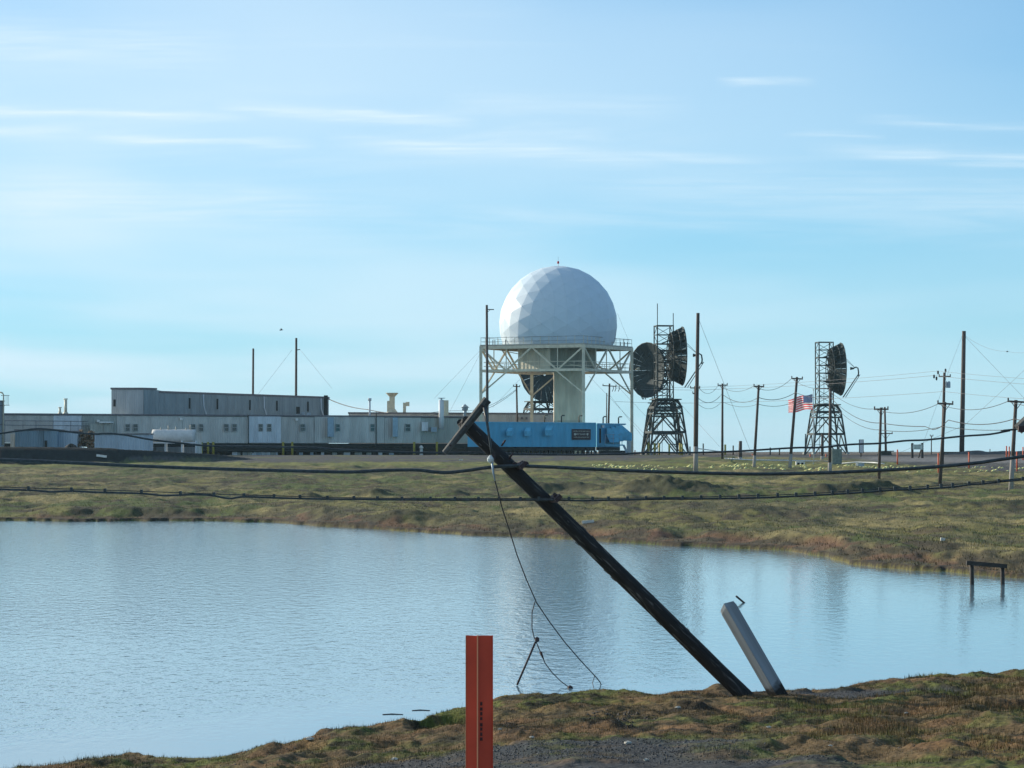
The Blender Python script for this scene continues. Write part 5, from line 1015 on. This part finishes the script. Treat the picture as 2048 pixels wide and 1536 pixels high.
K3 = [(-500, 905), (-100, 880), (0, 867), (35, 862), (75, 857.5), (110, 860), (150, 865), (190, 868), (215, 867), (250, 870), (300, 879), (360, 886), (415, 891.5), (500, 893), (620, 895), (680, 899), (760, 903), (850, 905.5), (950, 905.5), (1050, 908), (1150, 909.5), (1250, 907.5), (1300, 905), (1370, 905.5), (1445, 903.6), (1500, 901), (1590, 895.5), (1640, 895), (1700, 889), (1760, 886.7), (1810, 881.5), (1850, 880), (1885, 876.5), (1930, 872), (1980, 868.5), (2020, 861), (2040, 858), (2500, 820)]
MB().tube(smooth_path(K3, 38.1), .0125, 8).build('thin_cable', M['cable'], label='thinner wavy black cable crossing in front of the buildings', cat='cable', org=at(1040, 907, 38.1))
K2 = [(-500, 960), (0, 978.5), (57, 980), (100, 983.5), (143, 982), (180, 984), (210, 985), (283, 987), (325, 991), (361, 990), (395, 989), (428, 991.5), (458, 997), (488, 993.5), (548, 995.5), (600, 997), (655, 998), (708, 998.5), (804, 999.5), (910, 1000), (1000, 1000), (1110, 1000), (1160, 1001), (1255, 999.5), (1328, 998), (1400, 997.5), (1500, 996), (1600, 992), (1700, 986.5), (1760, 982), (1790, 980), (1850, 977.5), (1900, 974.5), (1938, 969.5), (1966, 967.5), (1997, 964), (2045, 959.5), (2500, 920)]
K2b = [(-500, 956), (0, 974), (143, 978), (283, 982.5), (428, 988), (548, 991.5), (655, 994.5), (804, 996.5), (957, 997), (1110, 996.5), (1255, 996), (1400, 994), (1600, 988), (1760, 978), (1882, 971), (1997, 961), (2045, 956.5), (2500, 916)]
lc = thing('lashed_cable', 'lowest cable with a messenger wire and small clips along it', 'cable', at(1110, 1000, 37.66))
MB().tube(smooth_path(K2, 37.66), .0130, 8).build('cable', M['cable'], lc); MB().tube(smooth_path(K2b, 37.66), .006, 5).build('messenger_wire', M['cable'], lc)
for px in (57, 143, 210, 283, 361, 428, 488, 548, 600, 655, 708, 755, 804, 861, 910, 957, 998, 1041, 1078, 1138, 1185, 1217, 1255, 1292, 1328, 1365, 1402, 1440, 1478, 1516, 1555, 1592, 1630, 1665, 1695, 1725, 1760, 1790, 1820, 1855, 1882, 1905, 1938, 1966, 1997, 2045):
    y = np.interp(px, [k[0] for k in K2], [k[1] for k in K2]); yb = np.interp(px, [k[0] for k in K2b], [k[1] for k in K2b]); p = at(px, (y + yb) / 2 - .6, 37.64); MB().cbox(p, .035, .045, (y - yb) / F * 37.66 + .035).build('clip', M['cable'], lc)
# end of another tilted timber at the right frame edge
P0, P1 = at(2036, 859, 38), at(2110, 790, 38); b_ = MB(); b_.tube([P0, P1], .075, 8); b_.sm = False
ot = thing('tilted_timber', 'end of a second dark tilted pole arm entering at the right edge', 'pole', (at(2110, 1360, 38).x, 38, gz(at(2110, 1360, 38).x, 38)))
b_.build('arm', M['arm'], ot); MB().tube([at(2106, 1375, 38.1), at(2106, 790, 38.1)], .11, 12).build('shaft', M['creo'], ot); MB().cbox(at(2044, 858, 37.9), .1, .08, .08).build('bolt', M['knob'], ot)
# grey square timber
D = 38.9; Bt = at(1559, 1384, D); Bt = Vector((Bt.x, D, gz(Bt.x, D) - .02)); Tt = at(1454, 1212, D - .25); ax2 = (Tt - Bt); Lt = ax2.length; ax2.normalize()
gt = thing('square_timber', 'grey square timber stump leaning left beside the foot of the leaning pole', 'post', Bt); gt.rotation_mode = 'QUATERNION'
xdir = Vector((0, -1, 0)); yv = ax2.cross(xdir).normalized(); xv = yv.cross(ax2).normalized(); rot = Matrix((xv, yv, ax2)).transposed(); gt.rotation_quaternion = (rot @ Matrix.Rotation(R(33), 3, 'Z')).to_quaternion(); OFF[gt.name] = Vector()
h = .088; e = .006; sec = [(-h + e, -h), (h - e, -h), (h, -h + e), (h, h - e), (h - e, h), (-h + e, h), (-h, h - e), (-h, -h + e)]
rows = [(-.5, 1), (0, 1), (Lt * .5, 1.0), (Lt * .96, 1.0), (Lt, .90)]; V_ = []
for z, s_ in rows:
    for x, y in sec: V_.append((x * s_, y * s_, z + (.05 * x / h - .03 * y / h if z > Lt * .9 else 0)))
F_ = [(i * 8 + j, i * 8 + (j + 1) % 8, (i + 1) * 8 + (j + 1) % 8, (i + 1) * 8 + j) for i in range(4) for j in range(8)] + [tuple(32 + j for j in range(8))]
b_ = MB(); b_.add(V_, F_); b_.build('beam', M['timber'], gt)
# orange marker
D = 9.9; P = at(955, 1271, D); g = gz(P.x, D); mk = thing('marker_post', 'flat orange-red plastic marker post with a pale centre rib in the foreground', 'marker', (P.x, D, g)); zt = P.z
xl, xr = at(931.5, 1271, D).x, at(985.5, 1273, D).x; xc = P.x
for (a_, b2, ya, yb, nm) in ((xl, xc - .0022, .010, 0, 'wing'), (xc + .0022, xr, 0, .012, 'wing')):
    b_ = MB(); b_.hexa([(a_, D + ya, g - .2), (b2, D + yb, g - .2), (b2, D + yb + .004, g - .2), (a_, D + ya + .004, g - .2)], [(a_, D + ya, zt), (b2, D + yb, zt - .001), (b2, D + yb + .004, zt - .001), (a_, D + ya + .004, zt)]); b_.build(nm, M['marker'], mk)
MB().box(xc - .0022, xc + .0022, D - .010, D + .006, g - .2, zt + .001).build('rib', M['edge'], mk)
for xx in (xl, xr): MB().box(xx - .0008, xx + .0008, D + .008, D + .016, g - .2, zt).build('edge', M['edge'] if xx == xl else M['marker'], mk)
xm = at(962.5, 1450, D).x; ys = [1404, 1415, 1424, 1434, 1446, 1455, 1465, 1475]
for i, y in enumerate(ys):
    z = at(962, y, D).z; s_ = .0036 + .0008 * (i % 3 == 1); MB().box(xm - s_, xm + s_, D + .0005, D + .0042, z - .0118 + .001 * (i % 2), z).build('print_mark', M['print'], mk)
# wooden frame in the water
D = 76.5; fr = thing('water_frame', 'dark wooden frame of two posts and a beam standing in the pond', 'frame', (xat(1972, D), D, 0))
for px, pt, y in ((1944, 1943, 1126), (2005, 2004.5, 1132)): MB().tube([Vector((xat(px, D), D, -.4)), at(pt, y, D)], .055, 8).build('post', M['pile'], fr)
MB().beam(at(1933, 1125.5, D - .05), at(2014, 1132.5, D - .05), .10, .11).build('beam', M['pile'], fr)
D = CAMZ * F / (1205 - HOR); b_ = MB(); b_.beam(at(1472, 1192, D), at(1491, 1208, D), .07, .045); b_.build('floating_plank', M['pile'], label='short black plank poking out of the water above the square timber', cat='plank')
# bleached bits
def hit(px, py, D0, D1):   # where the view through that spot of the picture meets the ground
    Ds = np.linspace(D0, D1, 900); k = [at(px, py, d) for d in (D0, D1)]; t = (Ds - D0) / (D1 - D0)
    xs = k[0].x + (k[1].x - k[0].x) * t; zs = k[0].z + (k[1].z - k[0].z) * t; below = np.nonzero(zs < terrain(xs, Ds)[0])[0]; return float(Ds[below[0]]) if len(below) else D1
def bit(px0, y0, px1, y1, D, w_, name, lab, cat, m='bone'):
    D = hit((px0 + px1) / 2, (y0 + y1) / 2, D - 30, D + 30); a, c = at(px0, y0, D - .1), at(px1, y1, D - .1); dz = Vector((0, 0, 0))
    if cat == 'board': a.y -= .3; c.y -= .3
    dz = Vector((0, 0, w_ * .3)); b_ = MB(); b_.beam(a + dz, c + dz, w_, w_); b_.build(name, M[m], label=lab, cat=cat)
bit(194, 912, 214, 914.5, 303, .24, 'white_board', 'bright white board lying on the dark shaded berm at the left', 'board', 'white')
bit(1164, 1046, 1188, 1044, 141, .12, 'driftwood', 'bleached driftwood on the far bank left of the pole reflection', 'driftwood')
bit(1881, 1080, 1890, 1081, 113, .1, 'pale_debris', 'small white debris on the far grass above the wooden frame', 'debris'); bit(918, 920, 926, 920, 290, .12, 'pale_debris', 'tiny white scrap on the slope below the crossarm end', 'debris')
def pebble(px, py, s_, lab, m='stone'):
    D = (CAMZ - .4) * F / (py - HOR)
    for _ in range(4): x = (px - 1024) / F * D; D = (CAMZ - gz(x, D)) * F / (py - HOR)
    x = (px - 1024) / F * D; z = gz(x, D); g = np.random.default_rng(int(px)); b_ = MB(); V_ = []
    for i in range(5):
        el_ = -1.2 + i * .6
        for j in range(8): a = j * .785 + i * .2; r_ = s_ * g.uniform(.8, 1.2); V_.append((x + r_ * math.cos(a) * math.cos(el_) * 1.4, D + r_ * math.sin(a) * math.cos(el_), z + s_ * .5 + r_ * .6 * math.sin(el_)))
    b_.add(V_, [(i * 8 + j, i * 8 + (j + 1) % 8, (i + 1) * 8 + (j + 1) % 8, (i + 1) * 8 + j) for i in range(4) for j in range(8)] + [tuple(32 + j for j in range(8))]); b_.build('pale_stone', M[m], label=lab, cat='stone')
for px, py, s_, lab in ((1355, 1416, .028, 'pale cream stone on the turf left of the leaning pole foot'), (1064, 1467, .022, 'white stone on the turf just right of the orange marker'), (1000, 1462, .018, 'pale stone close to the right edge of the orange marker'), (1536, 1455, .022, 'white pebble on the turf below the square timber'), (1255, 1487, .030, 'elongated pale stone at the edge of the dark gravel'), (1811, 1423, .018, 'white pebble on the turf at the right, nearest the gravel hollow'), (1659, 1487, .017, 'white pebble low in the turf at the right'), (790, 1513, .03, 'white stone at the grass edge left of the marker'), (1291, 1520, .02, 'white pebble in the gravel near the bottom edge'), (620, 1488, .035, 'pale shore stone at the mossy point left of the marker')): pebble(px, py, s_, lab)
g_ = np.random.default_rng(21); b_ = MB()
for q in range(150):   # torn peat crumbs
    px, py = g_.normal(1235, 45), g_.normal(1438, 7)
    if q % 3 == 0: px, py = g_.uniform(1000, 2000), g_.uniform(1410, 1500)
    D = (CAMZ - .35) * F / (py - HOR); x = (px - 1024) / F * D; z = gz(x, D); s_ = g_.uniform(.008, .03) * (1 if q % 3 else .6)
    V_ = [(x + s_ * g_.uniform(.6, 1.5) * dx, D + s_ * g_.uniform(.6, 1.5) * dy, z + s_ * g_.uniform(.5, 1.3) * dz) for dx, dy, dz in ((1, 0, 0), (0, 1, .1), (-1, 0, 0), (0, -1, .1), (.1, .1, 1.0), (0, 0, -.5))]
    b_.add(V_, [(0, 1, 4), (1, 2, 4), (2, 3, 4), (3, 0, 4), (1, 0, 5), (2, 1, 5), (3, 2, 5), (0, 3, 5)])
b_.build('peat_crumbs', M['pile'], kind='stuff', label='dark torn peat crumbs scattered on the near turf', cat='peat', org=(0, 36, .4))
# scum twigs on water near the inlet
for i, (a, y0, c, y1, lab) in enumerate(((765, 1428, 806, 1427, 'dark twig floating left of the small inlet, lower one'), (824, 1420, 860, 1419, 'dark twig floating just above the tip of the inlet'))):
    D = CAMZ * F / (y0 - HOR); b_ = MB(); p, q = at(a, y0, D), at(c, y1, D); p.z = q.z = .002; b_.tube([p, p.lerp(q, .45) + Vector((0, .06, .004)), q], .007, 5); b_.build('floating_twig', M['knob'], label=lab, cat='twig')
# bird
def bird(px, py, D, s_, lab):
    P = at(px, py, D); t_ = thing('bird', lab, 'bird', P); MB().tube([P + Vector((-.22, 0, -.02)) * s_, P + Vector((-.1, 0, 0)) * s_, P + Vector((.08, 0, 0)) * s_, P + Vector((.2, 0, .02)) * s_], .07 * s_, 8, .03 * s_).build('body', M['bird'], t_)
    for k in (-1, 1): MB().add([P + Vector((.06, k * .05, .03)) * s_, P + Vector((-.08, k * .05, .03)) * s_, P + Vector((-.12, k * .35, .16)) * s_, P + Vector((.0, k * .62, .10)) * s_, P + Vector((.06, k * .35, .17)) * s_], [(0, 1, 2, 4), (2, 3, 4)]).build('wing', M['bird'], t_)
bird(563, 660, 210, .6, 'small dark bird flying above the left building'); bird(2015, 703.5, 330, .6, 'tiny dark bird near the right edge beside the tall mast pole')

# ------------------------------------------------------------------ thin sea haze
m = bpy.data.materials.new('haze'); m.use_nodes = True; n = m.node_tree.nodes; n.clear(); pv = n.new('ShaderNodeVolumePrincipled'); om = n.new('ShaderNodeOutputMaterial'); m.node_tree.links.new(pv.outputs[0], om.inputs['Volume'])
pv.inputs['Density'].default_value = .00008; pv.inputs['Color'].default_value = (.60, .90, 1.0, 1); pv.inputs['Anisotropy'].default_value = 0
MB().box(-5200, 5200, -320, 5100, -2.4, 40).build('haze', m, kind='stuff', label='thin pale haze over the tundra', cat='haze', org=(0, 0, -2.4))
